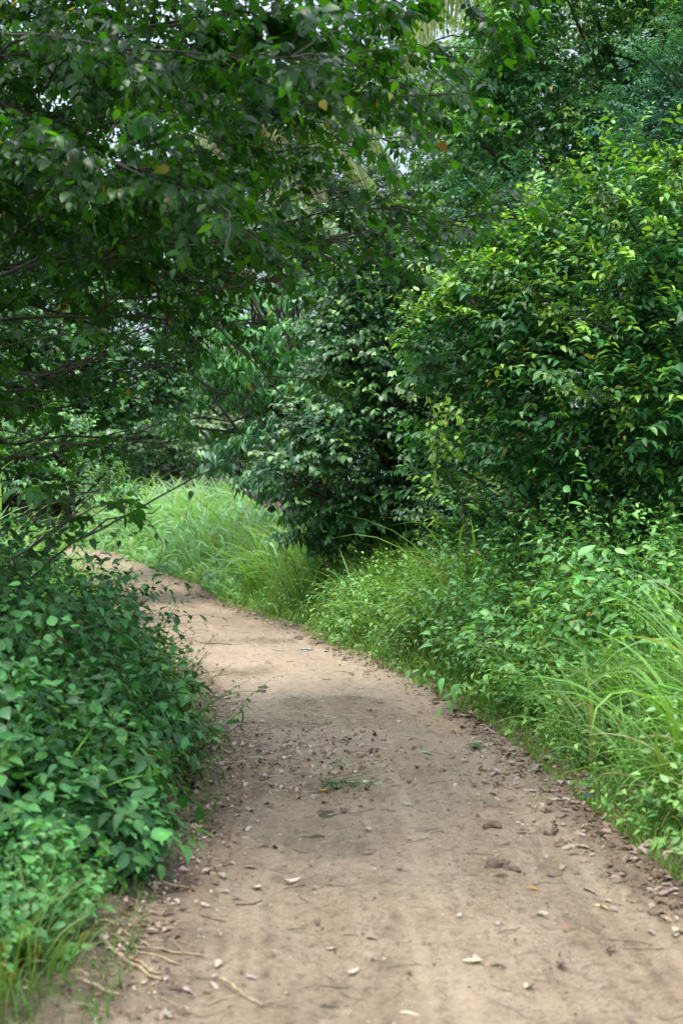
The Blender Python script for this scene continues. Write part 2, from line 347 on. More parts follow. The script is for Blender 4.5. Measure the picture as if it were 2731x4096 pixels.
def curve(a, b, k, R, wob=.06, sag=0.0, lift=0.0):
    """M wiggling curves from a to b with k points"""
    a = np.atleast_2d(a); b = np.atleast_2d(b); t = np.linspace(0, 1, k)[None, :, None]; L = np.linalg.norm(b - a, axis=1)[:, None, None]
    w_ = np.cumsum(R.normal(0, 1, (len(b), k, 3)), 1); w_ = w_ - w_[:, :1] * (1 - t) - w_[:, -1:] * t
    return a[:, None] * (1 - t) + b[:, None] * t + w_ * wob * L / math.sqrt(k) + Z * (4 * t * (1 - t)) * (lift - sag) * L

def crown(R, LV, TB, blobs, leaf, tpl_area, base, tip, cover=3.2, crad=.34, nsp=13, nl=9, slen=.26, root=None, tipamt=1.0, **kw):
    """fills blobs (px, py, D, rx px, ry px) with boughs of leafy twigs; returns bough centres"""
    allc = []
    for (px, py, D, rx, ry) in blobs:
        C = at(px, py, D); a = rx * D / F; c = ry * D / F; b = max(.55 * (a + c) * .8, .4)
        lp = leaf * F / D; nleaf = 1.9 * cover * math.pi * rx * ry / (tpl_area * lp * lp); nc = max(4, int(nleaf / (nsp * nl)))
        dirs = norm(R.normal(size=(nc * 3, 3))); f = (dirs[:, 1] < .25) | (R.random(len(dirs)) < .25); f &= (dirs[:, 2] > -.75)
        dirs = dirs[f][:nc]; nc = len(dirs)
        lump = .86 + .3 * vnoise(dirs[:, 0] * 2 + px, dirs[:, 2] * 2 + py, 1.1, 11)
        rad = np.where(R.random(nc) < .75, R.uniform(.8, 1.05, nc), R.uniform(.25, .8, nc)) * lump
        cen = C + dirs * np.array([a, b, c]) * rad[:, None]
        cen[:, 2] = np.maximum(cen[:, 2], hgt(cen[:, 0], cen[:, 1]) + .08)
        out = norm(dirs * np.array([1 / a, 1 / b, 1 / c]) * min(a, c) + Z * .25)
        allc.append(cen)
        cc = np.repeat(cen, nsp, 0); oo = np.repeat(out, nsp, 0)
        r3 = R.normal(size=cc.shape); tang = r3 - oo * (r3 * oo).sum(1, keepdims=True); tang = norm(tang)
        rr = np.sqrt(R.random(len(cc)))[:, None] * crad
        flat = np.array([1, 1, .3])
        P = cc + tang * rr * flat + oo * R.uniform(-.12, .12, (len(cc), 1)) - oo * .35 * rr
        Dd = oo * [.9, .9, .55] + tang * [.9, .9, .4] * (rr / crad) + Z * .22 + R.normal(0, .16, cc.shape)
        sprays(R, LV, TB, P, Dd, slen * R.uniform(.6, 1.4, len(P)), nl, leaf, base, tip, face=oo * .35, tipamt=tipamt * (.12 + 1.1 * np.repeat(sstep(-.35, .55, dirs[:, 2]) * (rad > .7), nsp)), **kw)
    return np.concatenate(allc)

def plant(name, label, cat, root, blobs, leaf, tpl, base, tip, mat=None, seed=0, trunk_r=.09, cover=3.2, area=.42, group=None, extra=None, limb_n=60, twigs=True, **kw):
    R = rng(seed); LV = Leaves(); TB = Tubes(); TW = Tubes() if twigs else None
    root = np.array(root, float); root[2] = float(hgt(root[0], root[1])) - .05
    cen = crown(R, LV, TW, blobs, leaf, area, base, tip, cover=cover, **kw)
    t = thing(name, root, label, cat, group)
    mid = cen.mean(0); top = np.array([mid[0] * .4 + root[0] * .6, mid[1] * .4 + root[1] * .6, root[2] + (mid[2] - root[2]) * .75])
    tr = curve(root, top, 12, R, .08); TB.add(tr, np.linspace(trunk_r, trunk_r * .45, 12)[None])
    sel = cen[R.permutation(len(cen))[:limb_n]]
    st = tr[0, R.integers(3, 12, len(sel))]; 
    rads = trunk_r * R.uniform(.16, .34, (len(sel), 1)) * np.linspace(1, .25, 7)[None]
    TB.add(curve(st, sel, 7, R, .12, lift=.06), rads)
    if extra: extra(R, LV, TB, TW)
    if TW: TB.b += TW.b
    TB.build('trunk', M_bark, t, origin=root)
    LV.build('crown', tpl, mat or M_leaf, t, origin=root, seed=seed)
    return t

def blades(R, base, az, ln, lean, curl, wid, segs=6, fold=True, col=(.1, .2, .03), tipc=None, cvar=.25, twist=.4, dryp=.035):
    """grass blades as curved ribbons"""
    n = len(base); az = np.asarray(az); ln = np.broadcast_to(ln, (n,)); K = segs + 1
    t = np.linspace(0, 1, K); th = lean[:, None] + curl[:, None] * t[None] ** 1.4        # angle from vertical
    step = (ln / segs)[:, None]
    hx = np.concatenate([np.zeros((n, 1)), np.cumsum(np.sin(th[:, :-1]) * step, 1)], 1); hz = np.concatenate([np.zeros((n, 1)), np.cumsum(np.cos(th[:, :-1]) * step, 1)], 1)
    az2 = az[:, None] + R.normal(0, twist, (n, 1)) * t[None] ** 2
    c = np.stack([base[:, 0:1] + np.cos(az2) * hx, base[:, 1:2] + np.sin(az2) * hx, base[:, 2:3] + hz], -1)
    side = np.stack([-np.sin(az2), np.cos(az2), R.normal(0, .25, (n, 1)) * np.ones(K)], -1)
    w_ = (np.broadcast_to(wid, (n,)))[:, None] * (np.minimum(1, .45 + 1.6 * t) * (1 - t ** 2.6) + .02)[None]
    dry = R.random(n) < dryp; col_ = np.array([.40, .33, .16])
    Lf = c - side * w_[..., None] * .5; Rt = c + side * w_[..., None] * .5
    col = np.broadcast_to(np.array(col), (n, 3)) * R.uniform(1 - cvar, 1 + cvar, (n, 1)) * (1 + R.normal(0, .08, (n, 3)))
    if fold:
        c = c - Z * w_[..., None] * .22; V = np.stack([Lf, c, Rt], 2); m = 3
    else: V = np.stack([Lf, Rt], 2); m = 2
    i = np.arange(n * K * m).reshape(n, K, m); tr = []
    for s in range(m - 1):
        A, B, C_, D_ = i[:, :-1, s], i[:, :-1, s + 1], i[:, 1:, s + 1], i[:, 1:, s]
        tr += [np.stack([A, B, C_], -1).reshape(-1, 3), np.stack([A, C_, D_], -1).reshape(-1, 3)]
    uvx = np.linspace(0, 1, m); uv = np.stack(np.broadcast_arrays(uvx[None, None, :] * np.ones((n, K, 1)), t[None, :, None] * np.ones((n, 1, m))), -1).reshape(-1, 2)
    cc = col[:, None, None, :] * np.ones((1, K, m, 1))
    cc[dry] = col_ * R.uniform(.6, 1.1, (dry.sum(), 1, 1, 1))
    if tipc is not None: cc = cc * (1 - t[None, :, None, None] ** 3) + np.array(tipc) * t[None, :, None, None] ** 3
    return V.reshape(-1, 3), np.concatenate(tr), np.clip(cc, .004, 1).reshape(-1, 3), uv
class Ribbons:
    def __init__(s): s.b = []; s.n = 0
    def add(s, V, T, C, U): s.b.append((V, T + s.n, C, U)); s.n += len(V)
    def build(s, name, mat, parent=None, origin=(0, 0, 0)):
        V, T, C, U = (np.concatenate([b[k] for b in s.b]) for k in range(4)); return mesh_obj(name, V - np.array(origin), T, mat, parent, tint=C, uv=U)

# ================================================================== TREES
G_DARK, G_MID, G_LIME, G_BLUE = (.032, .085, .020), (.045, .125, .024), (.20, .31, .028), (.045, .115, .062)

# ---- the tree on the left whose boughs hang over the path
def overhanging_tree():
    R = rng(11); root = np.array([-3.3, 9.0, 0]); root[2] = float(hgt(-3.3, 9)) - .05
    t = thing('overhanging_tree', root, 'dark leafy tree at the left whose long boughs arch over the dirt path', 'tree')
    TB = Tubes()
    stems = [curve(root, root + np.array(d), 14, R, .10)[0] for d in ((-.1, .1, 7.0), (.5, -.9, 5.6), (-.2, 1.1, 6.2))]
    for s_ in stems: TB.add(s_[None], np.linspace(.13, .05, 14)[None])
    TB.build('trunk', M_bark, t, origin=root)
    B = [  # waypoints (px, py, D), leafiness
        ([(60, 60, 8.5), (250, 20, 8), (420, 15, 7.6)], 1.0), ([(100, -30, 9), (330, -50, 8.6), (520, -5, 8.2)], 1.1),
        ([(80, 150, 8.2), (280, 105, 7.6), (475, 92, 7.4)], .7), ([(60, 230, 8.8), (240, 175, 9.2), (440, 130, 9.4)], .4),
        ([(100, 255, 7.6), (250, 215, 7.2), (360, 180, 7.2)], .9), ([(150, 245, 9), (330, 238, 8.8), (500, 212, 8.6)], .42),
        ([(120, 290, 9.6), (300, 290, 9.4), (380, 250, 9.2)], .5), ([(60, 320, 8.2), (200, 300, 7.8), (290, 275, 7.6)], .45),
        ([(70, 400, 8.6), (200, 340, 8.3), (240, 320, 8.2)], .4), ([(130, 200, 8.6), (215, 300, 8.4), (262, 350, 8.2), (292, 420, 8.0)], .55),
        ([(30, 440, 8.8), (110, 440, 8.5), (170, 420, 8.4)], .3), ([(-30, 560, 7.6), (60, 530, 7.4), (130, 487, 7.2), (200, 462, 7.1), (262, 460, 7.0)], .45),
        ([(-60, 590, 7), (10, 560, 6.8), (70, 520, 6.6), (110, 478, 6.5)], .8), ([(-60, 500, 8.3), (30, 478, 8), (110, 452, 7.9), (180, 440, 7.8)], .45),
        ([(0, 400, 8), (90, 360, 7.6), (190, 310, 7.4)], .8), ([(-40, 100, 10), (80, 90, 10.3), (200, 40, 10.6), (330, 90, 10.8)], .9),
        ([(-20, 180, 10), (110, 170, 10.4), (170, 180, 10.6), (300, 170, 10.8)], .8), ([(-40, 20, 9.5), (60, 0, 9.8), (150, 20, 10)], 1.1),
        ([(-60, 300, 9.6), (40, 270, 10), (120, 240, 10.4), (230, 270, 10.8)], .9), ([(-60, 130, 6.9), (90, 140, 6.3), (200, 190, 6.0), (262, 245, 5.9)], .8),
        ([(-70, -20, 6.8), (120, 20, 6.2), (260, 60, 5.9), (350, 65, 5.8)], .8), ([(-50, 240, 7), (60, 200, 6.6), (140, 190, 6.4)], 1.0),
        ([(-60, 350, 7.2), (40, 330, 6.8), (120, 330, 6.6)], 1.0), ([(0, 320, 9), (160, 330, 8.9), (240, 270, 8.8), (340, 215, 8.8)], .5),
        ([(180, -60, 9.5), (300, -20, 9.4), (400, 60, 9.3)], .7), ([(-50, 430, 7.4), (30, 430, 7.3), (80, 470, 7.2)], .8), ([(330, 215, 8.5), (380, 200, 8.4), (450, 225, 8.3)], .5),
        ([(120, 60, 9.0), (230, 130, 8.6), (330, 130, 8.4), (420, 195, 8.3)], .5), ([(-40, 60, 8.0), (60, 110, 7.9), (150, 110, 7.8), (230, 150, 7.7)], 1.0),
        ([(160, 250, 8.0), (260, 265, 7.9), (330, 235, 7.8), (390, 225, 7.7)], .5), ([(250, 60, 8.8), (360, 60, 8.6), (450, 40, 8.4), (500, 50, 8.3)], .5),
        ([(-60, 540, 7.7), (0, 530, 7.6), (50, 500, 7.5), (100, 490, 7.4)], .8), ([(180, 350, 8.2), (235, 400, 8.1), (280, 440, 8.0)], .3),
        ([(-100, -200, 8), (80, -170, 8), (220, -150, 8), (320, -120, 8)], 1.6), ([(-100, -300, 7.5), (60, -330, 7), (180, -250, 7), (280, -200, 7)], 1.6), ([(-40, -120, 8.8), (100, -100, 9), (250, -90, 9.2)], 1.5),
        ([(-60, -150, 6.5), (150, -130, 6.2), (300, -120, 6)], 1.5), ([(-100, -400, 9), (80, -400, 9), (200, -300, 9)], 1.6), ([(-100, -100, 10), (60, -90, 10.5), (160, -90, 11), (260, -60, 11)], 1.4),
        ([(-80, 160, 9), (20, 160, 9.2), (100, 150, 9.4), (190, 190, 9.6)], 1.2), ([(-80, 240, 8.4), (20, 250, 8.5), (110, 260, 8.6), (180, 240, 8.8)], 1.2), ([(-80, 320, 9.2), (20, 320, 9.4), (100, 310, 9.6)], 1.1),
        ([(-80, 90, 8.2), (40, 70, 8.3), (120, 40, 8.4), (220, 50, 8.5)], 1.2), ([(0, 0, 7.4), (120, -20, 7.3), (230, 10, 7.2), (320, 20, 7.1)], 1.1), ([(-80, 390, 8.2), (10, 390, 8.3), (70, 380, 8.4)], 1.0),
        ([(-60, 40, 10.5), (60, 50, 10.8), (160, 110, 11)], 1.2), ([(20, 230, 9.8), (110, 220, 9.9), (200, 250, 10), (310, 230, 10)], 1.1), ([(-60, 370, 10), (60, 350, 10), (150, 300, 10), (240, 330, 9.8)], .9),
        ([(90, 130, 10.8), (190, 110, 11), (290, 60, 11), (380, 110, 11)], .9), ([(-60, 80, 7.4), (60, 40, 7.2), (170, 70, 7.1), (220, 110, 7.0)], .9)]
    for bi, (wp, leafy) in enumerate(B):
        p = np.array([at(*q) for q in wp]); s0 = stems[bi % 3]; start = s0[np.argmin(np.abs(s0[:, 2] - min(p[0, 2] - .15, 6)))]
        p = np.vstack([start, p]); L = np.concatenate([[0], np.cumsum(np.linalg.norm(np.diff(p, axis=0), axis=1))]); tot = L[-1]
        tt = np.linspace(0, tot, 22); c = np.stack([np.interp(tt, L, p[:, k]) for k in range(3)], 1)
        for _ in range(3): c[1:-1] = (c[:-2] + c[2:] + 2 * c[1:-1]) / 4
        c[1:-1] += np.cumsum(R.normal(0, .03, (20, 3)), 0) * np.sin(np.linspace(0, math.pi, 20))[:, None]
        TB = Tubes(); LV = Leaves(); TW = Tubes()
        TB.add(c[None], np.linspace(.015, .003, 22)[None] * (1.3 if bi == 9 else 1))
        T = norm(np.gradient(c, axis=0))
        nch = int(tot * 8.5)
        u = R.uniform(.22, 1, nch) ** .8; ii = np.clip((u * 21).astype(int), 0, 21)
        km = (c[ii, 2] > 2.7) | (c[ii, 0] < -2.2) | (R.random(nch) < .35); u, ii = u[km], ii[km]; nch = len(ii); o = c[ii]; tg = T[ii]
        side = norm(np.cross(tg, Z)) * R.choice([-1, 1], (nch, 1)); a = np.radians(R.uniform(25, 65, (nch, 1)))
        d = norm(tg * np.cos(a) + side * np.sin(a) + Z * R.normal(.0, .33, (nch, 1)))
        ln = R.uniform(.3, .85, nch) * (1.15 - .5 * u)
        ch = curve(o, o + d * ln[:, None], 6, R, .10, lift=.06); TB.add(ch, R.uniform(.0035, .006, (nch, 1)) * np.linspace(1, .45, 6)[None])
        ns = max(2, int(10 * leafy)); k = R.integers(1, 6, (nch, ns)); k[:, 0] = 5
        o2 = ch[np.arange(nch)[:, None], k].reshape(-1, 3); tg2 = np.repeat(d, ns, 0)
        side2 = norm(np.cross(tg2, Z)); a2 = R.normal(0, .8, (len(o2), 1))
        d2 = tg2 * np.cos(a2) + side2 * np.sin(a2) + Z * R.normal(-.05, .3, (len(o2), 1))
        if leafy < .6: keep = R.random(len(o2)) < leafy * 1.4; o2, d2 = o2[keep], d2[keep]
        keep = vnoise(o2[:, 0] + o2[:, 1] * .6, o2[:, 2] + o2[:, 1] * .4, 2.6, 14) > R.uniform(.2, .5, len(o2))
        keep &= R.random(len(o2)) < np.where(o2[:, 0] > -2.0, .42 + .58 * sstep(2.3, 3.1, o2[:, 2]), 1.0)      # the lower boughs carry fewer leaves
        o2, d2 = o2[keep], d2[keep]
        sprays(R, LV, TW, o2, d2, R.uniform(.12, .3, len(o2)), 7, .074, (.010, .045, .005), (.036, .105, .006), ang=55, droop=.35, up=.45, tipamt=.55, twr=.0016, jit=.35, yellow=.004, var=.3)
        if bi in (12, 21, 22, 6): sprays(R, LV, None, o2[:6], d2[:6], .15, 3, .06, (.22, .09, .02), (.30, .14, .03))
        TB.b += TW.b; b_ = TB.build('bough', M_twig, t, origin=root)
        fo = LV.build('foliage', BROAD, M_over, b_, origin=root, seed=bi)
overhanging_tree()

# ---- right-hand side, near to far
def shoots(pts, leaf=.07, n=16, tipc=G_LIME, base=G_MID):
    """long arching shoots standing out of a bush: list of (start, end) as (px, py, D)"""
    def f(R, LV, TB, TW):
        for a, b in pts:
            A = at(*a); B_ = at(*b); c = curve(A, B_, 10, R, .05, lift=.07); TB.add(c, np.linspace(.009, .003, 10)[None])
            i = R.integers(2, 10, 22); i[:3] = 9; d = norm(B_ - A)
            sprays(R, LV, TB, c[0, i], d + R.normal(0, .55, (22, 3)), R.uniform(.1, .24, 22), 6, leaf, base, tipc, tipamt=1.0, up=.8)
    return f
plant('lime_tipped_tree', 'big bright bush with lime green shoot tips filling the right edge', 'bush', (3.6, 12.2, 0),
      [(600, 300, 11.9, 95, 95), (660, 250, 11.6, 70, 75), (560, 340, 12.2, 100, 80), (640, 390, 11.2, 100, 85), (500, 345, 12.6, 70, 70), (560, 430, 12.2, 90, 70), (475, 420, 12.8, 50, 60),
       (690, 330, 11, 60, 110), (540, 260, 12.3, 60, 40), (720, 420, 10.9, 70, 80), (690, 500, 11.4, 60, 60), (610, 480, 12.2, 70, 45), (500, 480, 12.9, 60, 40), (455, 350, 12.7, 40, 35), (600, 520, 12.6, 110, 60), (700, 560, 11.8, 60, 60), (520, 530, 13.4, 60, 40), (640, 190, 12.4, 70, 40)],
      .10, OVATE, (.030, .14, .036), (.27, .47, .045), seed=3, cover=4.0, trunk_r=.10, tipamt=1.0, bend=.08, slen=.36, nl=9, crad=.26, nsp=9,
      extra=shoots([((500, 310, 12.6), (432, 252, 12.4)), ((470, 340, 12.8), (412, 300, 12.4)), ((470, 400, 12.8), (415, 350, 12.5)), ((560, 250, 12.2), (492, 214, 12)),
                    ((620, 230, 12), (570, 172, 11.8)), ((660, 200, 11.8), (655, 158, 11.6)), ((580, 330, 11.3), (500, 278, 11)), ((640, 350, 10.8), (560, 312, 10.6)), ((660, 430, 10.6), (575, 395, 10.3)),
                    ((520, 260, 12.2), (470, 232, 12.2)), ((640, 240, 11.4), (600, 190, 11.2)), ((690, 230, 11.2), (676, 165, 11))]))
plant('dark_leaf_tree', 'tall dark green tree rising to the top right corner above the lime tipped bush', 'tree', (5.2, 19, 0),
      [(468, 150, 19.6, 38, 45), (600, 60, 18.5, 120, 90), (520, 150, 18.8, 100, 90), (650, 170, 18, 80, 80), (560, 240, 19, 100, 70), (690, 60, 18, 80, 90), (560, 30, 18.2, 60, 60), (590, -60, 19, 130, 60), (500, 60, 19.5, 40, 60), (470, 230, 19.5, 50, 50)],
      .11, OVATE_M, (.045, .17, .040), (.24, .42, .08), seed=4, cover=4.0, trunk_r=.22, crad=.42, slen=.42, limb_n=22, tipamt=1.0)
plant('small_leaf_tree', 'bluish green tree with tiny paired leaflets at the right edge behind the lime tips', 'tree', (6.3, 16.5, 0),
      [(665, 110, 16, 50, 60), (690, 190, 15.5, 60, 50), (640, 130, 16.4, 25, 25), (700, 60, 16, 40, 50)],
      .066, LEAFLET, (.05, .17, .09), (.12, .28, .12), mat=M_soft, seed=5, cover=2.8, trunk_r=.12, crad=.4, slen=.34, nl=14, ang=70, droop=.1, jit=.18, tipamt=.5)
plant('blue_green_tree', 'dull blue green fine leaved tree in the middle right above the round bush', 'tree', (2.6, 17.4, 0),
      [(520, 290, 16.6, 60, 50), (470, 360, 16.5, 50, 50), (500, 210, 17, 40, 30), (430, 320, 17, 35, 50), (555, 200, 17, 35, 22)],
      .072, LEAFLET, (.04, .14, .075), (.10, .25, .10), mat=M_soft, seed=6, cover=3.0, trunk_r=.12, crad=.4, slen=.36, nl=12, ang=68, droop=.15, jit=.2, tipamt=.5)
plant('yellow_green_tree', 'tree with yellowish green leaves between the boughs and the dark tree', 'tree', (2.0, 22, 0),
      [(475, 165, 21, 35, 35), (430, 240, 21, 45, 40), (530, 20, 21.5, 40, 30), (390, 290, 20.5, 45, 40)],
      .10, OVATE_M, (.08, .21, .035), (.27, .40, .05), seed=7, cover=2.5, trunk_r=.2, crad=.5, slen=.36, tipamt=.8)
plant('round_bush', 'big rounded dark bush in the centre overhanging the grass beyond the path', 'bush', (.95, 17.6, 0),
      [(370, 300, 17.2, 60, 65), (335, 420, 16.6, 58, 48), (395, 400, 16.8, 50, 80), (300, 455, 16.4, 40, 42), (400, 480, 16.9, 55, 60), (350, 490, 16.9, 50, 50), (445, 440, 17, 40, 70), (430, 520, 17.2, 50, 40), (375, 350, 16.8, 45, 50), (385, 250, 17.4, 50, 45), (350, 270, 17.6, 30, 35), (400, 540, 17.8, 90, 30), (470, 520, 17.6, 60, 50), (470, 430, 18, 60, 60)],
      .095, HEART, (.034, .115, .032), (.26, .42, .10), mat=M_gloss, seed=8, cover=3.4, trunk_r=.12, area=.5, crad=.42, slen=.3, tipamt=.6, droop=.45, up=.95)
LONG_KW = dict(ang=75, droop=.75, up=.4, nl=9, nsp=9)
plant('long_leaf_bush', 'dark bush with long drooping glossy leaves hanging low left of the round bush', 'bush', (.6, 19.0, 0),
      [(290, 500, 17.6, 52, 36), (330, 520, 17.4, 45, 32), (262, 468, 17.9, 36, 34), (370, 530, 17.6, 50, 24), (300, 440, 18.2, 50, 40)],
      .21, LONG, (.026, .10, .034), (.07, .20, .05), mat=M_gloss, seed=9, cover=2.2, trunk_r=.1, area=.22, crad=.4, slen=.25, **LONG_KW)
plant('mango_tree', 'mango like tree with long bright green drooping leaves behind the hanging bough', 'tree', (-.1, 25.5, 0),
      [(250, 340, 23.5, 70, 50), (215, 390, 23.5, 50, 50), (290, 370, 23, 50, 60), (330, 300, 23.5, 40, 45), (190, 330, 24.5, 40, 40), (240, 430, 23.5, 45, 30)],
      .25, LONG, (.058, .215, .045), (.15, .36, .08), mat=M_gloss, seed=10, cover=2.4, trunk_r=.17, area=.22, crad=.5, slen=.3, **LONG_KW)
plant('willowy_tree', 'grey green tree with thin hanging leaves in front of the dry palm leaves', 'tree', (-1.4, 30, 0),
      [(270, 245, 28.5, 60, 30), (300, 225, 29, 40, 30), (240, 290, 28.5, 45, 25)],
      .26, leaf_template([(0, 0), (.2, .05), (.6, .06), (1, 0)], curl=.4), (.19, .29, .16), (.28, .36, .20), mat=M_soft, seed=12, cover=1.6, trunk_r=.15, area=.09, crad=.6, slen=.5, droop=1.5, ang=60, nl=9, nsp=8)
plant('thicket_bush', 'dark dense bush filling the hollow under the lime tipped bush', 'bush', (3.6, 15.2, 0),
      [(590, 470, 14.6, 90, 70), (520, 500, 15, 60, 60), (670, 470, 14.4, 70, 80), (470, 520, 15.4, 50, 45), (600, 380, 15, 110, 80)],
      .085, OVATE_M, (.030, .088, .022), (.06, .14, .03), seed=20, cover=2.4, trunk_r=.1, crad=.42, slen=.3, tipamt=.4)
plant('thicket_bush', 'shaded bush deep behind the round bush and the vine', 'bush', (1.6, 21.5, 0),
      [(420, 420, 20.5, 80, 90), (350, 450, 21, 60, 70), (480, 380, 20.5, 70, 90), (400, 320, 21, 70, 70), (340, 370, 21.5, 40, 60)],
      .10, OVATE_M, (.032, .09, .024), (.07, .15, .03), seed=21, cover=2.2, trunk_r=.12, crad=.45, slen=.34, tipamt=.4)
# ---- left behind the hanging boughs
plant('shaded_tree', 'dark round crowned tree behind the boughs on the left, above the far grass', 'tree', (-4.6, 22.5, 0),
      [(120, 360, 21.5, 60, 60), (60, 380, 21, 70, 70), (135, 400, 21, 40, 42), (90, 430, 20.6, 60, 40), (140, 310, 22, 50, 50), (20, 330, 21.5, 70, 70), (-40, 400, 21, 60, 80)],
      .11, ROUND, (.034, .12, .034), (.12, .26, .06), mat=M_gloss, seed=13, cover=2.9, trunk_r=.2, area=.5, crad=.5, slen=.34)
plant('pale_leaf_bush', 'paler bush low at the left edge below the dark crown', 'bush', (-4.8, 19, 0),
      [(30, 440, 18, 45, 35), (75, 455, 18, 35, 25), (10, 470, 17.6, 50, 30), (60, 485, 17.4, 60, 20), (-30, 450, 18, 40, 50)],
      .085, OVATE_M, (.07, .20, .05), (.20, .36, .09), seed=14, cover=2.9, trunk_r=.1, crad=.4, slen=.28)
plant('back_left_tree', 'tall shaded tree far left whose crown closes the gaps between the boughs', 'tree', (-7.5, 28, 0),
      [(40, 250, 26, 90, 60), (-30, 180, 26, 70, 80), (110, 290, 27, 80, 50), (-60, 320, 25, 60, 100), (20, 150, 27, 60, 50), (130, 190, 27, 40, 45), (150, 230, 27, 50, 40), (0, 60, 27, 25, 40), (180, 170, 27.5, 40, 35), (0, 230, 26, 60, 50), (150, 0, 27.5, 50, 30)],
      .14, OVATE_M, (.045, .15, .03), (.15, .28, .05), seed=15, cover=2.4, trunk_r=.25, crad=.7, slen=.45)
# ---- the far end of the clearing; distance haze is put into the palest leaf colours
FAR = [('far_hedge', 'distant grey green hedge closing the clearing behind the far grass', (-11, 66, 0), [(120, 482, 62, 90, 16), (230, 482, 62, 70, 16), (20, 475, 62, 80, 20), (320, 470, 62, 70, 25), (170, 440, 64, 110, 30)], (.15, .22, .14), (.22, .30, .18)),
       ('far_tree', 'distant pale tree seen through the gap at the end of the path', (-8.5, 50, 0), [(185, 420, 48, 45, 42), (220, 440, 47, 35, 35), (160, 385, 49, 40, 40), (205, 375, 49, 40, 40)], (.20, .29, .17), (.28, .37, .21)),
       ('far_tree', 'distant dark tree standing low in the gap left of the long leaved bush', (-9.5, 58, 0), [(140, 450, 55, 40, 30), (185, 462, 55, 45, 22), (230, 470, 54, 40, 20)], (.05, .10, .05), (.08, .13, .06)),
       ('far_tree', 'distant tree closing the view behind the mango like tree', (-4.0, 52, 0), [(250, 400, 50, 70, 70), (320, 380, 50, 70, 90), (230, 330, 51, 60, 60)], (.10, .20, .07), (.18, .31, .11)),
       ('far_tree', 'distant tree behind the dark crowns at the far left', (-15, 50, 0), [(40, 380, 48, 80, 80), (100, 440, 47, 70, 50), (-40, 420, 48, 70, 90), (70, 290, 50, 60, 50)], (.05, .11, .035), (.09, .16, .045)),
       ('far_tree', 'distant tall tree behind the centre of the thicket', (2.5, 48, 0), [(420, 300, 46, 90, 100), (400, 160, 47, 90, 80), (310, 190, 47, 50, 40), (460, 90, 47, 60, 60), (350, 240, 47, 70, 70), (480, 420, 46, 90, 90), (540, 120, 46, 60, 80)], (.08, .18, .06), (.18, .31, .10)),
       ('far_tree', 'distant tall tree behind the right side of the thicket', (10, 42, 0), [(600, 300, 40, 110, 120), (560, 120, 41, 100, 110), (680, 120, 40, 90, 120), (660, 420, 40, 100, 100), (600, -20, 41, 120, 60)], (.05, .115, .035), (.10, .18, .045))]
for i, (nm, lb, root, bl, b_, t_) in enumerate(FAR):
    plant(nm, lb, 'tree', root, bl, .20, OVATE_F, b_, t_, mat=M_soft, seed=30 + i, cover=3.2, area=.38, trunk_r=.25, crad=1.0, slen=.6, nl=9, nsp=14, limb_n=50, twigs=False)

# ---- coconut palms
PINNA = leaf_template([(0, 0), (.12, .026), (.5, .030), (.85, .014), (1, 0)], fold=.5, curl=.25)
def palm(label, root, crownp, specs, seed):
    R = rng(seed); root = np.array(root, float); root[2] = float(hgt(root[0], root[1])) - .05
    t = thing('coconut_palm', root, label, 'palm tree'); C = np.array(crownp)
    TB = Tubes(); TB.add(curve(root, C, 16, R, .02), np.linspace(.2, .13, 16)[None]); TB.build('trunk', M_bark, t, origin=root)
    for az, el, L, dr, col in specs:
        az, el = math.radians(az), math.radians(el); k = 30; tt = np.linspace(0, 1, k)
        th = el - dr * tt ** 1.3; h = np.cumsum(np.cos(th)) * L / k; v = np.cumsum(np.sin(th)) * L / k
        c = C + np.stack([np.cos(az) * h, np.sin(az) * h, v], 1)
        TB = Tubes(); TB.add(c[None], np.linspace(.028, .006, k)[None]); fr = TB.build('frond', M_green, t, origin=root)
        n = 74; u = np.linspace(.16, .99, n); P = np.stack([np.interp(u, tt, c[:, j]) for j in range(3)], 1); T = norm(np.stack([np.interp(u, tt, np.gradient(c[:, j])) for j in range(3)], 1))
        side = norm(np.cross(T, Z)); LV = Leaves(); ln = .95 * np.sin(.35 + u * 2.45) ** .7
        for s in (-1, 1):
            LV.add(P, side * s * .9 + T * .55 - Z * (.55 + .3 * u[:, None]) + R.normal(0, .07, P.shape), Z + R.normal(0, .3, P.shape) + side * s * .4, ln * R.uniform(.85, 1.1, n), np.array(col) * R.uniform(.75, 1.25, (n, 1)))
        LV.build('leaflets', PINNA, M_frond, fr, origin=root, seed=seed)
GP, YP, DP = (.16, .27, .08), (.42, .49, .22), (.46, .42, .26)
Rp = rng(50)
def fan(n, el0, el1, L, cols, a0=0, a1=360, dr=1.5): return [(a0 + (a1 - a0) * (i + Rp.uniform(-.3, .3)) / n, Rp.uniform(el0, el1), L * Rp.uniform(.85, 1.1), dr * Rp.uniform(.8, 1.2), cols[int(Rp.integers(len(cols)))]) for i in range(n)]
palm('coconut palm with pale drooping fronds at the top centre behind the trees', (4.3, 31, 0), at(520, -70, 31), fan(16, 10, 60, 4.9, [YP, GP, YP]) + fan(9, -25, 5, 5.2, [YP, YP], 150, 300, 1.2), 51)
palm('coconut palm with hanging dry fronds seen between the left boughs', (-.6, 36, 0), at(262, 110, 36), fan(15, 10, 60, 5.0, [GP, YP, GP]) + fan(10, -50, -15, 4.2, [DP, DP, YP], 150, 390, .9), 52)
palm('coconut palm at the top right corner over the dark tree', (9.0, 33, 0), at(680, -130, 33), fan(14, 5, 60, 5.4, [GP, YP]), 53)

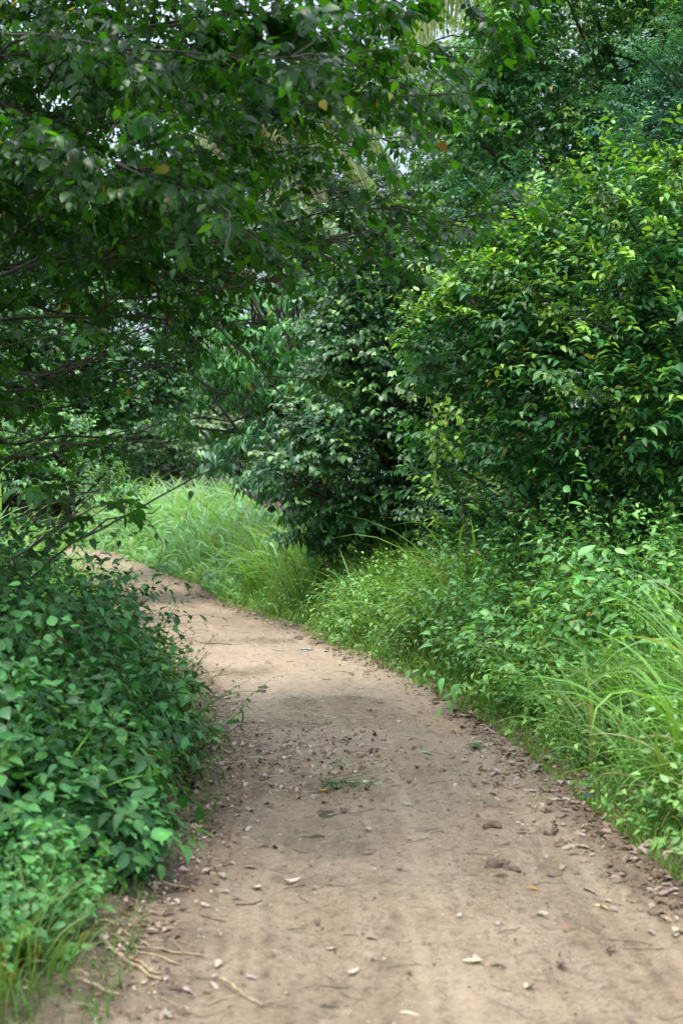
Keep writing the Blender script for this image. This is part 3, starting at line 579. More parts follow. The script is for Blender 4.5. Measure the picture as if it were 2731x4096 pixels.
# ================================================================== LOW PLANTS
def ypos(R, n, y0, y1, p=1.0):
    u = R.random(n)
    if p == 1: return y0 * (y1 / y0) ** u
    return (y0 ** (1 - p) + u * (y1 ** (1 - p) - y0 ** (1 - p))) ** (1 / (1 - p))
def verge_xy(R, n, side, y0, y1, o0, o1, bias=1.0):
    y = ypos(R, n, y0, y1); o = o0 + (o1 - o0) * R.random(n) ** bias
    x = redge(y) + o if side > 0 else ledge(y) - o
    return x, y, o
def shrub(name, label, cat, root, stems, leaf, tpl, base, tip, h, rad, seed, mat=None, group=None, lean=(0, 0), nl=12, flowers=(), stemmat=None, **kw):
    """many-stemmed plant: leafy stems spreading from a base patch; stems = count, h = height, rad = patch radius (x, y)"""
    R = rng(seed); LV = Leaves(); TB = Tubes(); root = np.array(root, float); root[2] = float(hgt(root[0], root[1]))
    n = stems; a = R.uniform(0, 2 * math.pi, n); r = np.sqrt(R.random(n)); P = root + np.stack([np.cos(a) * r * rad[0], np.sin(a) * r * rad[1], 0 * a], 1)
    P[:, 2] = hgt(P[:, 0], P[:, 1])
    out = np.stack([np.cos(a) * r * .7 + lean[0], np.sin(a) * r * .7 + lean[1], 1.0 + 0 * a], 1) + R.normal(0, .22, (n, 3))
    hh = h * R.uniform(.55, 1.15, n) * (1 - .38 * r ** 2)
    fc = np.stack([np.cos(a) * r, np.sin(a) * r, 0 * a], 1) * .9
    sprays(R, LV, TB, P, out, hh, nl, leaf, base, tip, twr=.0032, t0=.12, bend=.22, face=fc, **kw)
    # side shoots from the upper half of the stems
    k = 3; o2 = (P[:, None] + norm(out)[:, None] * (hh[:, None] * R.uniform(.3, .85, (n, k)))[..., None]).reshape(-1, 3); d2 = np.repeat(norm(out), k, 0) * .5 + R.normal(0, .7, (n * k, 3)) + Z * .25
    sprays(R, LV, TB, o2, d2, h * .3 * R.uniform(.6, 1.2, len(o2)), max(4, nl // 2), leaf * .9, base, tip, twr=.002, face=np.repeat(fc, k, 0), **kw)
    t = thing(name, root, label, cat, group)
    TB.build('stems', stemmat or M_green, t, origin=root, sides=3); LV.build('foliage', tpl, mat or M_leaf, t, origin=root, seed=seed)
    for f_ in flowers:
        p = at(*f_); LF = Leaves(); m = 26; d = norm(R.normal(size=(m, 3)) + Z * .6)
        LF.add(p + d * .006, d, norm(R.normal(size=(m, 3))), np.full(m, .010), np.array([(.75, .38, .12), (.8, .5, .3)])[R.integers(0, 2, m)]); LF.build('flower', ROUND, M_soft, t, origin=root)
    return t
W_MID, W_LIT, W_TIP = (.085, .25, .055), (.15, .36, .085), (.30, .50, .10)
# lantana-like scrub rising from the right verge
LANT = [(2.15, 10.9, 1.55, .75, 'tall leafy scrub in front of the lime tipped bush, right of centre'), (2.9, 10.2, 1.35, .8, 'leafy scrub with small orange flowers at the right edge'), (1.75, 11.7, 1.15, .6, 'mid green leafy scrub behind the foremost scrub on the right verge'),
        (1.85, 9.6, .75, .55, 'low spreading scrub on the right verge where the path narrows'), (2.5, 9.0, .95, .6, 'bushy scrub at the right edge behind the arching grass'), (1.15, 12.9, .9, .55, 'dark leafy scrub beside the arching grass tuft at mid right'),
        (3.3, 11.2, 1.7, .8, 'highest leafy scrub against the right edge'), (.75, 14.6, .85, .6, 'yellow flowered weeds on the right verge halfway along the path')]
for i, (x, y, h, r, lb) in enumerate(LANT):
    shrub('scrub_bush', lb, 'shrub', (x, y, 0), int(150 * r * r / .4), .076, OVATE, [W_MID, W_LIT, W_MID, W_LIT, W_MID, (.045, .12, .025), W_LIT, W_MID][i], [W_LIT, W_TIP][i % 2], h * 1.25, (r, r), 100 + i, lean=(-.15, -.1), nl=14, droop=.3, up=.7, tipamt=.7,
          flowers=[(589, 584, 9.3), (588, 614, 9.2), (574, 622, 9.0)] if i == 1 else ())
for i, (x, y, h, lb) in enumerate([(1.95, 9.9, 1.75, 'tall upright weed with pointed leaves rising above the scrub, left of a similar one'), (2.35, 9.6, 1.65, 'tall upright weed with pointed leaves rising above the scrub, right of a similar one'), (1.5, 10.4, 1.35, 'leggy pale green weed standing out of the scrub right of centre'), (2.75, 8.4, 1.35, 'leggy weed with lime leaves at the right frame edge above the arching grass')]):
    shrub('upright_weed', lb, 'weed', (x, y, 0), 16, .12, OVATE, (.13, .34, .08), (.27, .50, .12), h, (.28, .28), 150 + i, nl=13, droop=.3, up=.8, tipamt=1.0)
# undergrowth: leafy cover, one object a side
def cover(name, side, seed, n, y0, y1, o0, o1, hf, leaf, base, tip, bias=.8, nl=9, tpl=OVATE_M, **kw):
    R = rng(seed); x, y, o = verge_xy(R, n, side, y0, y1, o0, o1, bias); P = np.stack([x, y, hgt(x, y)], 1); P[:, 2] = np.maximum(P[:, 2], 0)
    D = np.stack([R.normal(0, .4, n) - side * .35, R.normal(-.1, .4, n), np.ones(n)], 1); LV = Leaves(); TB = Tubes()
    P[:, 2] = hgt(P[:, 0], P[:, 1])
    sprays(R, LV, TB, P, D, hf(o, y) * R.uniform(.5, 1.25, n), nl, leaf, base, tip, twr=.002, bend=.3, t0=.1, face=np.tile([-.4 * side, -.35, 0], (n, 1)), **kw)
    o_ = LV.build(name, tpl, M_leaf, None, seed=seed); tag(o_, kind='stuff'); s_ = TB.build(name + '_stems', M_green, o_, sides=3)
    return o_
lumpy = lambda y, s: .65 + .8 * vnoise(y, y * 0 + s, 1.3, 13)
tag(cover('undergrowth', 1, 200, 4200, 4.5, 19, .02, 1.9, lambda o, y: (.14 + .80 * sstep(0, .8, o)) * lumpy(y, 1), .06, W_MID, W_TIP, tipamt=.7, up=.7), 'mixed leafy weeds covering the bank along the right of the path', 'undergrowth')
tag(cover('undergrowth', 1, 201, 2600, 19, 45, .05, 4, lambda o, y: (.15 + .5 * sstep(0, 1, o)), .09, W_MID, W_LIT, nl=7), 'low green weeds at the far bend of the path', 'undergrowth')
tag(cover('undergrowth', -1, 202, 3000, 10, 45, .02, 4, lambda o, y: (.15 + .6 * sstep(0, 1, o)), .07, (.07, .17, .03), W_TIP, nl=8), 'light green weeds behind the left bush beyond its flowering stems', 'undergrowth')
# grass
def grass(name, label, side, seed, n, y0, y1, o0, o1, hf, wid, col, segs=4, bias=.8, fold=False, curl=(.4, 1.9), tipc=None, cvar=.3):
    R = rng(seed); x, y, o = verge_xy(R, n, side, y0, y1, o0, o1, bias); b = np.stack([x, y, hgt(x, y) - .01], 1)
    RB = Ribbons(); RB.add(*blades(R, b, R.uniform(0, 2 * math.pi, n), hf(o, y) * R.uniform(.45, 1.25, n), np.abs(R.normal(.1, .2, n)), R.uniform(curl[0], curl[1], n), wid * R.uniform(.6, 1.3, n), segs, fold, col, tipc, cvar))
    return tag(RB.build(name, M_blade), label, 'grass', None, 'stuff')
GR, GRL, GRP, STRAW = (.10, .21, .036), (.16, .30, .055), (.24, .35, .12), (.36, .29, .15)
grass('verge_grass', 'short fine grass fringing the right edge of the path', 1, 210, 21000, 4.3, 20, -.06, 1.5, lambda o, y: (.09 + .58 * sstep(-.05, .8, o)) * lumpy(y, 3), .009, GRL, 4, 1.3)
grass('dry_grass', 'yellowing dry grass blades low on the right edge of the path', 1, 211, 3600, 4.3, 19, -.05, .45, lambda o, y: .10 + .16 * sstep(-.05, .4, o), .005, (.33, .33, .12), 3, 1.0)
grass('verge_grass', 'pale green roadside grass around the bend in the path', 1, 212, 15000, 9.5, 26, 0, 2.4, lambda o, y: .26 + .68 * sstep(0, 1.0, o) * lumpy(y, 5), .013, GRL, 5, .9, True)
grass('tall_grass', 'tall bluish green broad bladed grass filling the far clearing', 1, 213, 11000, 19.5, 60, .05, 8, lambda o, y: .38 + (.85 + .6 * sstep(24, 36, y)) * sstep(0, 1.0, o), .080, (.17, .37, .15), 7, 1.0, True, (1.0, 2.6), (.42, .60, .36), cvar=.4)
grass('tall_grass', 'tall grass on the left beyond the bush, beside the far path', -1, 214, 8000, 14, 60, .05, 7, lambda o, y: .2 + 1.1 * sstep(0, 1.2, o), .060, (.16, .34, .12), 7, 1.0, True, (.9, 2.5), (.25, .40, .16), cvar=.4)
grass('verge_grass', 'short grass fringing the left edge of the path', -1, 215, 5000, 3.5, 16, -.06, .6, lambda o, y: .08 + .15 * sstep(0, .5, o), .006, GR, 4, 1.2)
# single arching clumps
def clump(label, x, y, n, L, wid, seed, lean_az=None, col=GRL, curl=(.9, 2.2), rad=.12, cat='grass clump', name='grass_clump', segs=9, tipc=None, z=None):
    R = rng(seed); root = np.array([x, y, float(hgt(x, y)) if z is None else z]); a = R.uniform(0, 2 * math.pi, n); r = np.sqrt(R.random(n)) * rad
    b = root + np.stack([np.cos(a) * r, np.sin(a) * r, 0 * a], 1)
    az = a + R.normal(0, .5, n) if lean_az is None else math.radians(lean_az) + R.normal(0, .75, n)
    RB = Ribbons(); RB.add(*blades(R, b, az, L * R.uniform(.5, 1.15, n), np.abs(R.normal(.16, .16, n)), R.uniform(curl[0], curl[1], n), wid * R.uniform(.7, 1.25, n), segs, True, col, tipc, .22, .3))
    o = RB.build(name, M_blade, None, origin=root); o.location = root
    return tag(o, label, cat)
BRT = (.15, .29, .06)
clump('bright arching grass clump at the right edge leaning towards the path', 1.95, 7.0, 60, 1.2, .034, 301, 160, (.20, .38, .07), rad=.26, curl=(1.1, 2.8))
clump('pale arching grass clump at the right edge, highest of those near the path', 2.2, 7.7, 60, 1.35, .034, 302, 170, (.21, .37, .11), rad=.28, curl=(1.0, 2.7))
clump('grass clump low on the right verge hanging over the leaf litter', 1.66, 6.6, 46, .8, .022, 303, 200, GRL, rad=.16)
clump('grass tuft at the right frame edge beside the fallen orange leaf', 1.64, 5.8, 34, .55, .016, 304, 190, BRT, rad=.12)
clump('arching grass clump on the right verge in front of the low scrub', 1.65, 8.4, 50, 1.0, .024, 305, 180, GRL, rad=.2)
clump('long arching grass blades against the dark hollow below the lime tipped bush', 1.15, 12.0, 40, 1.75, .026, 306, 190, (.20, .38, .07), rad=.25, curl=(1.0, 2.5))
clump('tall grass stems in the dark hollow right of the first arching blades', 1.5, 12.0, 20, 1.75, .024, 307, 60, (.12, .25, .04), rad=.12, curl=(.3, 1.5))
clump('pale fountain like grass clump on the bank at the middle of the path', .35, 15.0, 110, .85, .016, 308, None, (.18, .31, .09), rad=.25)
clump('grass clump spilling to the path edge at mid distance', .62, 13.4, 80, .6, .013, 309, 210, GRL, rad=.2)
clump('fountain like grass clump at the far bend, brightest of the tall grass', -.9, 20.2, 90, 1.2, .03, 310, None, (.14, .30, .07), rad=.3)
clump('tall grass clump in the far clearing in front of the dark hollow', .2, 20.5, 70, 1.2, .03, 311, None, GRP, rad=.4)
clump('light green grass clump on the left verge where the far path begins', -3.6, 16.2, 90, 1.0, .022, 312, 20, (.16, .30, .06), rad=.35)
clump('bright yellow green grass clump behind the left bush under the low boughs', -2.6, 11.5, 80, 1.3, .022, 320, 20, (.22, .42, .07), rad=.4)
clump('tall bright grass clump on the left verge further along, before the bend', -3.2, 13.5, 90, 1.4, .024, 321, 10, (.20, .40, .08), rad=.45)
clump('pale broad bladed grass clump at the left frame edge behind the boughs', -4.2, 15.5, 70, 1.7, .04, 322, None, (.24, .42, .16), rad=.5)
Rv = rng(330)
SHAG = ['over the litter below the low scrub', 'between the low scrub and the litter', 'at the foot of the foremost scrub', 'in front of the leafy scrub at mid right', 'where the path starts to narrow', 'beside the dark leafy scrub', 'near the pale fountain like clump', 'at the yellow flowered weeds', 'just before the bend', 'at the bend of the path', 'beyond the bend']
for i, w_ in enumerate(SHAG):
    y_ = 6.3 * (19.5 / 6.3) ** (i / 10.0)
    clump('shaggy grass clump on the right verge ' + w_, float(redge(y_)) + Rv.uniform(.25, .7), y_, 44, Rv.uniform(.6, .95) * (1 + .02 * y_), .016 + .0008 * y_, 331 + i, 180 + Rv.uniform(-40, 40), [(.20, .38, .08), (.17, .33, .07), (.24, .40, .13)][i % 3], rad=.25, curl=(1.0, 2.7))
clump('blurred broad grass blades reaching in at the left edge near the lens', -1.18, 3.6, 16, 1.15, .03, 313, 20, (.09, .20, .05), rad=.10, curl=(.3, 1.3))
clump('long grass blades standing out of the left bush', -1.5, 7.2, 26, 1.25, .02, 314, -40, (.10, .21, .045), rad=.25, curl=(.8, 1.8))
clump('pair of grass blades arching out of the left bush over the path', -1.05, 7.9, 12, .95, .022, 315, -10, (.11, .22, .05), rad=.1, curl=(1.0, 1.9))
clump('bright green blades among the broad leaves of the left bush', -1.35, 5.7, 12, .7, .022, 316, 40, (.16, .32, .03), rad=.1, curl=(.6, 1.9))
clump('grass tuft at the bottom left corner beside the dry stalks', -1.12, 4.5, 130, .36, .009, 317, None, (.12, .22, .05), rad=.28, tipc=(.25, .28, .1))
tag(clump('dry straw tuft at the bottom left corner under the grass tuft', -1.0, 4.75, 22, .25, .008, 318, None, STRAW, rad=.28, curl=(.8, 2.0), name='straw_tuft'), kind='stuff')

# the broad-leaved bush on the near left, as neighbouring plants
LEFTB = [(-1.75, 6.6, 1.0, .55, 'broad leaved plant in the middle of the left bush'), (-1.52, 7.4, .95, .42, 'broad leaved plant with upright stems at the crest of the left bush beside the path'), (-2.15, 7.4, 1.5, .6, 'tallest broad leaved plant of the left bush at the frame edge'),
         (-1.3, 5.9, .68, .38, 'low broad leaved plant of the left bush above the straw'), (-1.63, 8.5, .85, .42, 'far end of the left bush, ragged plant leaning over the path'), (-2.0, 6.0, 1.1, .5, 'dark broad leaved plant at the left frame edge'),
         (-2.2, 8.8, 1.5, .65, 'back plant of the left bush under the low boughs'), (-1.9, 9.9, .95, .5, 'small leaved weed behind the left bush with thin flowering stems'), (-1.38, 4.95, .48, .4, 'small low weeds below the left bush near the bottom left corner')]
for i, (x, y, h, r, lb) in enumerate(LEFTB):
    small = i in (7, 8)
    shrub('broad_leaved_plant' if not small else 'leafy_weed', lb, 'plant', (x, y, 0), int(310 * r * r / .25), .055 if small else (.088, .102, .086, .105)[i % 4], BROAD, (.028, .110, .030) if i < 7 else W_MID, (.075, .22, .045) if i != 4 else (.12, .24, .03), h, (r, r * 1.1), 400 + i, mat=M_soft if i < 4 else M_leaf, var=.3, yellow=.003,
          lean=(.12, -.12), nl=11, droop=.42, up=.75, tipamt=.8, ang=66, jit=.26)
for i, (x, y) in enumerate([(-.95, 8.4), (-.98, 7.5), (-1.0, 6.8)]):
    shrub('wilting_weed', ['wilted brown green weed hanging at the path edge of the left bush, farthest', 'wilted dark weed at the path edge of the left bush, halfway', 'wilted weed at the near corner of the left bush beside the path'][i], 'weed', (x, y, 0), 34, .07, LONG, (.055, .085, .025), (.12, .10, .03), .5, (.12, .3), 430 + i, nl=7, droop=1.1, stemmat=M_twig)
# hanging vine in front of the right bush
def vine():
    R = rng(460); top = at(440, 395, 11.6); root = np.array([top[0] + .3, top[1] + .2, float(hgt(top[0] + .3, top[1] + .2))])
    t = thing('hanging_vine', root, 'lime green heart leaved vine trailing down the left face of the lime tipped bush', 'vine'); TB = Tubes(); LV = Leaves()
    for k in range(5):
        a = at(425 + 9 * k, 395 + R.uniform(-10, 15), 11.6); b = at(425 + 6 * k, 470 + R.uniform(-20, 25), 11.5); c = curve(a, b, 12, R, .12); TB.add(c, np.full((1, 12), .0025))
        sprays(R, LV, None, c[0, 1:], np.tile([[0, -.5, -.6]], (11, 1)) + R.normal(0, .5, (11, 3)), .06, 2, .065, (.17, .33, .03), (.26, .38, .04), up=.2, droop=.5)
    TB.add(curve(root, at(440, 400, 11.65), 12, R, .05), np.full((1, 12), .004))
    TB.build('stem', M_green, t, origin=root); LV.build('foliage', HEART, M_leaf, t, origin=root)
vine()
# thin bare-stemmed sprigs over the path edge of the left bush
def sprigs():
    for i, (x, y, h) in enumerate([(-1.45, 10.4, .95), (-1.25, 9.6, .9), (-1.2, 9.1, .85), (-1.1, 8.4, .8), (-1.75, 10.9, 1.0), (-1.0, 8.0, .72)]):
        R = rng(470 + i); root = np.array([x, y, float(hgt(x, y))]); LV = Leaves(); TB = Tubes(); n = 9
        P = root + R.normal(0, .07, (n, 3)) * [1, 1, 0]; sprays(R, LV, TB, P, np.array([.25, -.1, 1]) + R.normal(0, .25, (n, 3)), h * R.uniform(.7, 1.1, n), 14, .042, W_LIT, (.16, .27, .05), twr=.003, t0=.3, bend=.2)
        t = thing('leafy_sprig', root, 'thin upright sprig with small leaves by the left bush, ' + ['second farthest of six', 'third farthest of six', 'fourth farthest of six', 'second nearest of six', 'farthest of six', 'nearest of six'][i], 'weed', 'thin sprigs along the left bush'); TB.build('stems', M_green, t, origin=root, sides=3); LV.build('foliage', OVATE_M, M_leaf, t, origin=root)
sprigs()

# ================================================================== LITTER ON THE PATH
DLEAF = leaf_template([(0, 0), (.15, .12), (.45, .20), (.75, .13), (1, 0)], fold=.18, curl=.0)
DCOL = .9 * np.array([(.24, .15, .09), (.30, .21, .14), (.40, .30, .21), (.18, .11, .07), (.42, .28, .25), (.13, .085, .06), (.44, .36, .26), (.20, .13, .08)])
_rj = rng(77)
def jag(k):
    v, tr, uv = leaf_template([(0, 0), (.1, .1), (.25, .2), (.4, .22), (.55, .22), (.7, .18), (.85, .12), (1, 0)], fold=.1, curl=0)
    v = v.copy(); v[:, 0] *= _rj.uniform(.45, 1.35, len(v)); v[:, 1] += _rj.normal(0, .035, len(v)); v[:, 2] = _rj.normal(0, .035, len(v)) + .12 * np.sin(v[:, 1] * (3 + k)) + .1 * v[:, 0] * math.sin(k)
    v[:, 1] *= (.6 if k % 3 == 2 else 1); return v, tr, uv
JAGS = [jag(k) for k in range(4)]
def litter(name, label, n, seed, fn, size=.055, cols=DCOL, kind='stuff'):
    R = rng(seed); x, y = fn(R, n); z = pathz(x, y) + .001; LV = Leaves(); a = R.uniform(0, 2 * math.pi, n)
    LV.add(np.stack([x, y, z + R.uniform(0, .012, n)], 1), np.stack([np.cos(a), np.sin(a), R.normal(.05, .18, n)], 1), np.stack([R.normal(0, .22, n), R.normal(0, .22, n), np.ones(n)], 1), size * R.uniform(.45, 1.3, n), cols[R.integers(0, len(cols), n)] * R.uniform(.7, 1.25, (n, 1)))
    return tag(LV.build(name, JAGS[seed % 4], M_dead, None, seed=seed), label, 'leaf litter', None, kind)
def f_right(R, n): y = ypos(R, n, 5.0, 10.5); return redge(y) + np.abs(R.normal(0, .22, n)) * R.choice([-1, -1, 1], n) * np.interp(y, [5, 7, 10], [.9, 1.3, .7]) + .08, y
def f_rightfar(R, n): y = ypos(R, n, 10, 26); return redge(y) + R.normal(.0, .13, n), y
def f_patch(R, n): return R.normal(-.25, .38, n), R.normal(8.5, .62, n)
def f_left(R, n): y = ypos(R, n, 4.2, 13); return ledge(y) + R.normal(.06, .12, n), y
LIT = [(1150, f_right, .06, 'dead curled leaves drifted along the right edge of the path'), (700, f_rightfar, .07, 'thin line of dead leaves along the right edge further off'), (420, f_patch, .06, 'patch of broken dead leaves on the left half of the path'), (620, f_left, .055, 'dead leaves at the foot of the left bush')]
for k, (n_, fn_, sz_, lb_) in enumerate(LIT):
    litter('leaf_litter', lb_, n_, 500 + k, fn_, sz_, DCOL * (1.35 if k == 2 else 1.05))
    litter('leaf_crumbs', lb_.replace('dead curled leaves', 'crumbled leaf bits').replace('dead leaves', 'crumbled leaf bits'), n_ * (1 if k == 2 else 2), 510 + k, fn_, .022)
litter('leaf_crumbs', 'crumbs of leaf and bark scattered over the whole path', 2600, 505, lambda R, n: (lambda y: (ledge(y) + (redge(y) - ledge(y)) * R.random(n), y))(ypos(R, n, 3.8, 30)), .017, np.array([(.08, .055, .04), (.12, .08, .055), (.30, .22, .16), (.42, .34, .26)]))
def sticks(name, label, n, seed, fn, L, r, cols, kind='stuff', ang=(0, math.pi)):
    R = rng(seed); x, y = fn(R, n); a = R.uniform(ang[0], ang[1], n); l = L * R.uniform(.3, 1.2, n)
    dx, dy = np.cos(a) * l / 2, np.sin(a) * l / 2; A = np.stack([x - dx, y - dy, pathz(x - dx, y - dy) + r], 1); B_ = np.stack([x + dx, y + dy, pathz(x + dx, y + dy) + r], 1)
    TB = Tubes(); c = curve(A, B_, 5, R, .05); c[..., 2] = np.maximum(c[..., 2], pathz(c[..., 0], c[..., 1]) + r * .6); TB.add(c, np.full((n, 5), r) * R.uniform(.5, 1.3, (n, 1)))
    return tag(TB.build(name, cols, sides=4), label, 'twigs', None, kind)
M_straw = plainmat('straw', (.36, .27, .16), .7, .3, 30); M_dtwig = plainmat('dry_twig', (.13, .09, .065), .85, .35, 40)
sticks('twig_litter', 'fine dark twigs scattered over the path', 190, 510, lambda R, n: (lambda y: (ledge(y) + (redge(y) - ledge(y)) * R.random(n), y))(ypos(R, n, 4.2, 22)), .15, .0016, M_dtwig, ang=(-.9, .9))
sticks('straw_litter', 'pale bits of straw across the left half of the path beyond the leaf patch', 420, 511, lambda R, n: (R.normal(-.45, .42, n), R.normal(10.0, 1.0, n)), .17, .0013, plainmat('bleached_straw', (.66, .56, .40), .7, .2, 30), ang=(-1.5, 1.5))
sticks('straw_litter', 'dry stalk bits along the left edge at the bottom of the view', 80, 512, lambda R, n: (R.normal(-.75, .13, n), R.uniform(4.2, 5.4, n)), .14, .0022, M_straw)
# single stalks
def stalk(label, a, b, r, mat=None, name='dry_stalk', cat='stalk', seed=0):
    R = rng(600 + seed); A = gpt(*a); B_ = gpt(*b); A[2] += r * .8; B_[2] += r * .8; c = curve(A, B_, 12, R, .035); c[..., 2] = np.maximum(c[..., 2], pathz(c[..., 0], c[..., 1]) + r * .7)
    rr = np.full((1, 12), r) * R.uniform(.75, 1.15, (1, 12)); rr[:, ::4] *= 1.25; rr[:, -1] *= .6
    TB = Tubes(); TB.add(c, rr * .72); root = c[0, 0]; o = TB.build(name, mat or M_straw, origin=root, sides=6); o.location = root
    for f_ in o.data.polygons: pass
    return tag(o, label, cat)
for i, (a, b, r, lb) in enumerate([((222, 980), (262, 1008), .0075, 'thick pale dry stalk lying alone near the bottom centre left of the path'), ((88, 935), (180, 968), .008, 'pale dry stalk slanting out of the left weeds, farthest of the bundle'), ((100, 950), (162, 985), .009, 'thickest pale dry stalk of the bundle at the bottom left'),
                                  ((84, 992), (120, 1000), .008, 'short pale stalk nearest the bottom left corner'), ((70, 940), (210, 957), .005, 'long thin straw lying across the bundle at the bottom left'), ((255, 1006), (290, 1000), .004, 'thin stalk end beside the thick lone stalk'), ((130, 960), (160, 978), .008, 'broken stalk piece inside the bottom left bundle'),
                                  ((155, 883), (190, 890), .006, 'pale short stalk by the corner of the left bush'), ((90, 925), (150, 948), .006, 'thin upper stalk of the bottom left bundle'), ((212, 735), (250, 737), .007, 'pale stalk poking out of the left bush by the leaf patch'),
                                  ((200, 643), (232, 645), .006, 'dark straight stick lying across the far path'), ((430, 786), (452, 780), .005, 'pale straight stick at the middle of the path'), ((235, 906), (262, 905), .006, 'dark stick on the left half of the path')]):
    stalk(lb, a, b, r, M_dtwig if 'dark' in lb else None, seed=i)
# single leaves
def fleaf(label, px, py, size, col, ang, tpl=DLEAF, name='fallen_leaf', group=None, curl=.2, lift=.008, seed=0, wide=1.0, cat='leaf'):
    p = gpt(px, py); p[2] = float(pathz(p[0], p[1])) + lift; a = math.radians(ang); v, tr, uv = tpl; R = rng(700 + seed)
    v = v.copy(); v[:, 0] = v[:, 0] * wide + .10 * curl * np.sin(v[:, 1] * 3.1); v[:, 2] += curl * (v[:, 1] - .5) ** 2 * 1.2 + np.abs(v[:, 0]) * R.uniform(.0, .35); v[:, 1] -= .5
    v = v * size; c, s = math.cos(a), math.sin(a); w_ = np.stack([v[:, 1] * c - v[:, 0] * s, v[:, 1] * s + v[:, 0] * c, v[:, 2]], 1)
    o = mesh_obj(name, w_, tr, M_dead, tint=np.tile(col, (len(v), 1)), uv=uv); o.location = p
    return tag(o, label, cat, group)
fleaf('yellow fallen leaf beside the green sprig in the middle of the path', 325, 790, .085, (.62, .42, .03), 70, HEART, curl=.4)
fleaf('orange brown narrow leaf lying on the right side of the path', 538, 889, .11, (.42, .22, .05), -8, LONG, wide=.8)
fleaf('long yellow cream leaf near the right edge of the path', 605, 905, .105, (.60, .48, .16), -14, LONG, wide=.9)
fleaf('orange fallen leaf among the litter at the right edge', 632, 833, .13, (.55, .30, .03), -20, LONG, wide=.9)
fleaf('pale curved leaf standing out at the bottom right of the path', 530, 987, .07, (.72, .62, .36), 110, LONG, curl=1.3, wide=1.3)
fleaf('pale green flat leaf on the middle of the path', 428, 755, .075, (.30, .40, .22), 10, HEART, curl=.1)
fleaf('pinkish fallen leaf at the left of the litter by the right edge', 530, 791, .09, (.52, .33, .34), 5, DLEAF)
fleaf('pale heart shaped leaf in the middle left of the path', 258, 886, .055, (.62, .54, .38), 80, HEART, curl=.5)
fleaf('pale forked scrap of leaf left of centre', 292, 878, .08, (.56, .46, .36), 20, DLEAF, curl=.9)
fleaf('pale fawn leaf at the bottom right centre of the path', 472, 966, .07, (.58, .49, .30), 5, DLEAF)
fleaf('pinkish brown leaf at the lower left of the path', 251, 973, .045, (.42, .30, .28), -30, DLEAF)
fleaf('slender pale leaf upright near the lower centre', 334, 944, .08, (.60, .48, .32), 45, LONG)
fleaf('cream leaf near the bottom edge of the path', 413, 1014, .09, (.60, .50, .30), 15, LONG)
fleaf('pale leaf low at the left of the bottom edge, curled', 352, 872 + 97, .06, (.50, .40, .30), 40, DLEAF, curl=.8)
RS = rng(720)
for i in range(90):
    y = float(ypos(RS, 1, 4.4, 13)[0]); x = float(ledge(y) + (redge(y) - ledge(y)) * RS.uniform(.06, .96)); p = (x, y, float(pathz(x, y)) + .007)
    n_ = 'brown dead leaf scattered on the open path' if i % 3 else 'pale dead leaf scattered on the open path'
    o = fleaf(n_, 341, 800, float(RS.uniform(.03, .07)), (DCOL[[0, 1, 3, 5][i % 4]] if i % 3 else np.array([.42, .34, .26])) * RS.uniform(.8, 1.15), float(RS.uniform(0, 360)), [JAGS[0], LONG, JAGS[1], DLEAF, JAGS[2]][i % 5], group='brown leaves scattered on the path' if i % 3 else 'pale leaves scattered on the path', curl=float(RS.uniform(.05, .4)), seed=i)
    o.location = p
# green cut sprigs on the path
def gsprig(label, px, py, L, n, seed, ang):
    R = rng(seed); p = gpt(px, py); p[2] = float(pathz(p[0], p[1])) + .02; LV = Leaves(); TB = Tubes(); d = np.array([math.cos(ang), math.sin(ang), .15])
    sprays(R, LV, TB, np.tile(p - np.array([d[0], d[1], 0]) * L * .5, (n, 1)) + R.normal(0, .02, (n, 3)) * [1, 1, .3], d + R.normal(0, .35, (n, 3)) * [1, 1, .6], L, 7, .05, (.07, .17, .05), (.20, .33, .13), bend=.1, droop=.05)
    t = thing('cut_sprig', p, label, 'sprig'); TB.build('stems', M_green, t, origin=p); LV.build('foliage', LONG, M_leaf, t, origin=p)
gsprig('fresh green leafy sprig dropped in the middle of the path', 350, 787, .30, 9, 801, -.1)
gsprig('small dark green sprig dropped near the right side of the path', 473, 745, .12, 3, 802, 1.2)
gsprig('torn bit of green weed on the path left of the leaf patch centre', 338, 763, .10, 2, 803, .4)
# litter left by people
def scrap(label, px, py, w_, h_, col, seed, name, cat):
    R = rng(seed); n = 9; X, Y = np.meshgrid(np.linspace(-.5, .5, n), np.linspace(-.5, .5, n)); Zc = .35 * h_ * (vnoise(X, Y, 3, seed % 7) + vnoise(X, Y, 7, seed % 5) * .6) 
    co, q = grid(X * w_ * (1 + .2 * (vnoise(X, Y, 3, 2) - .5)), Y * h_ * (1 + .3 * (vnoise(X, Y, 3, 3) - .5)), Zc); p = gpt(px, py); p[2] = float(pathz(p[0], p[1])) + .004
    m = plainmat(name + '_surface', col, .4, .1, 10, .5, .1); o = mesh_obj(name, co, q, m); o.location = p; o.rotation_euler.z = R.uniform(-.3, .3)
    md = o.modifiers.new('thickness', 'SOLIDIFY'); md.thickness = .001
    tag(o, label, cat)
scrap('crumpled bright blue plastic scrap in the litter at the right edge', 588, 803, .055, .05, (.01, .12, .62), 811, 'plastic_scrap', 'scrap')
scrap('small pale blue paper scrap lying on the far part of the path', 306, 649.5, .12, .08, (.30, .45, .55), 812, 'paper_scrap', 'scrap')
scrap('pale pink paper scrap in the litter beside the blue plastic', 563, 788, .07, .06, (.58, .42, .44), 813, 'paper_scrap', 'scrap')
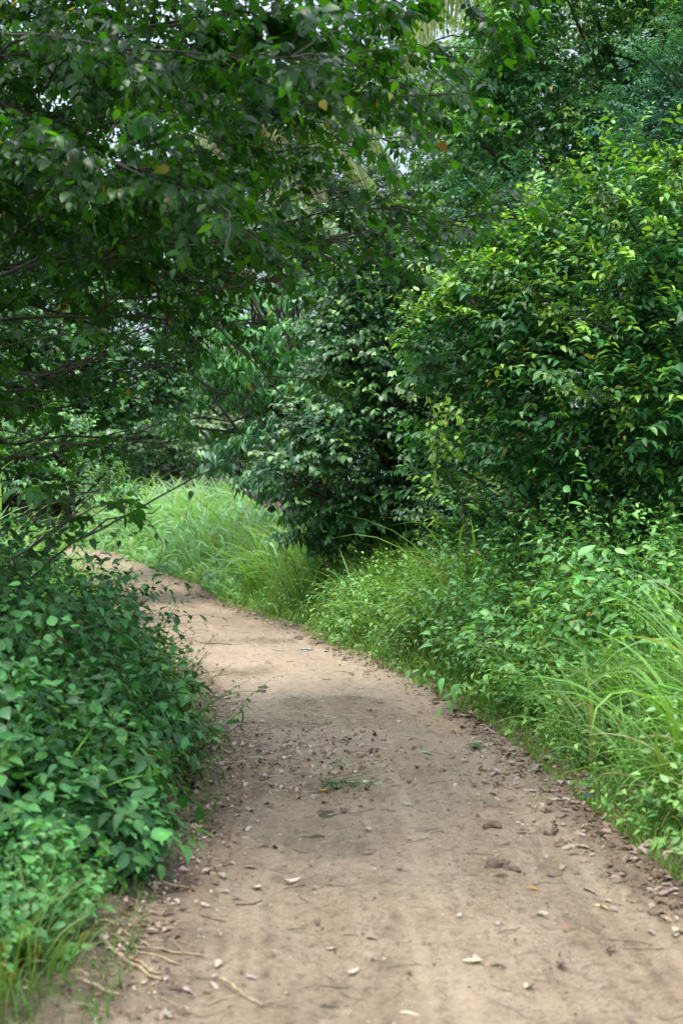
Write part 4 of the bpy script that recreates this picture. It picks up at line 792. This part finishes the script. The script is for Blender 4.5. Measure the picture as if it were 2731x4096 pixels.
# clods of earth
def clod(label, px, py, r, seed):
    R = rng(seed); p = gpt(px, py); th, ph = np.meshgrid(np.linspace(0, 2 * math.pi, 21), np.linspace(0, math.pi / 2 * 1.1, 11)); d = np.stack([np.cos(th) * np.sin(ph), np.sin(th) * np.sin(ph), np.cos(ph)], -1)
    rr = 1 + .8 * (vnoise(d[..., 0] * 2 + seed, d[..., 1] * 2, 1.6, 3) - .5) + .5 * (vnoise(d[..., 0] * 2 + seed, d[..., 1] * 2, 5, 4) - .5); rr[:, -1] = rr[:, 0]
    co, q = grid(*(np.moveaxis(d * rr[..., None] * r * [1, .8, .42], -1, 0))); p[2] = float(pathz(p[0], p[1])) + .002
    o = mesh_obj('earth_clod', co, q[:, ::-1], M_clod); o.location = p; tag(o, label, 'clod')
M_clod = plainmat('clod_soil', (.16, .115, .08), .95, .3, 40, .1, .8)
clod('dark lump of earth on the path, farther of the pair', 491, 829, .042, 1)
clod('dark lump of earth on the path, nearer of the pair', 496, 866, .05, 2)
clod('small flat lump of earth beside the nearer dark lump', 512, 872, .03, 3)

# things glimpsed behind
def wallpiece():
    bx = [(0, 0, 0), (1, 0, 0), (1, 1, 0), (0, 1, 0), (0, 0, 1), (1, 0, 1), (1, 1, 1), (0, 1, 1)]; q = [(0, 3, 2, 1), (4, 5, 6, 7), (0, 1, 5, 4), (1, 2, 6, 5), (2, 3, 7, 6), (3, 0, 4, 7)]
    p = at(400, 505, 24); root = (p[0], p[1], float(hgt(p[0], p[1])) - .1); t = thing('garden_wall', root, 'pinkish plastered wall glimpsed through the dark bush right of centre', 'wall')
    mesh_obj('masonry', np.array(bx) * [2.2, .2, 1.75], np.array(q), M_wall, t, flat=True)
    mesh_obj('coping', np.array(bx) * [2.26, .28, .06] + [-.03, -.04, 1.753], np.array(q), M_wall, t, flat=True)
wallpiece()
for i, (a, b, r, lb) in enumerate([((246, 486), (262, 500), .10, 'brown fallen log beside the far tall grass, upper of two'), ((250, 493), (272, 506), .09, 'brown fallen log beside the far tall grass, lower of two')]):
    R = rng(900 + i); A = at(*a, 27.5); B_ = at(*b, 27); c = curve(A, B_ + (B_ - A) * .6, 14, R, .05); TB = Tubes(); TB.add(c, np.full((1, 14), r) * R.uniform(.85, 1.1, (1, 14))); o = TB.build('fallen_log', plainmat('log_bark', (.15, .12, .095), .9, .3, 12), origin=c[0, 0]); o.location = c[0, 0]; tag(o, lb, 'log')
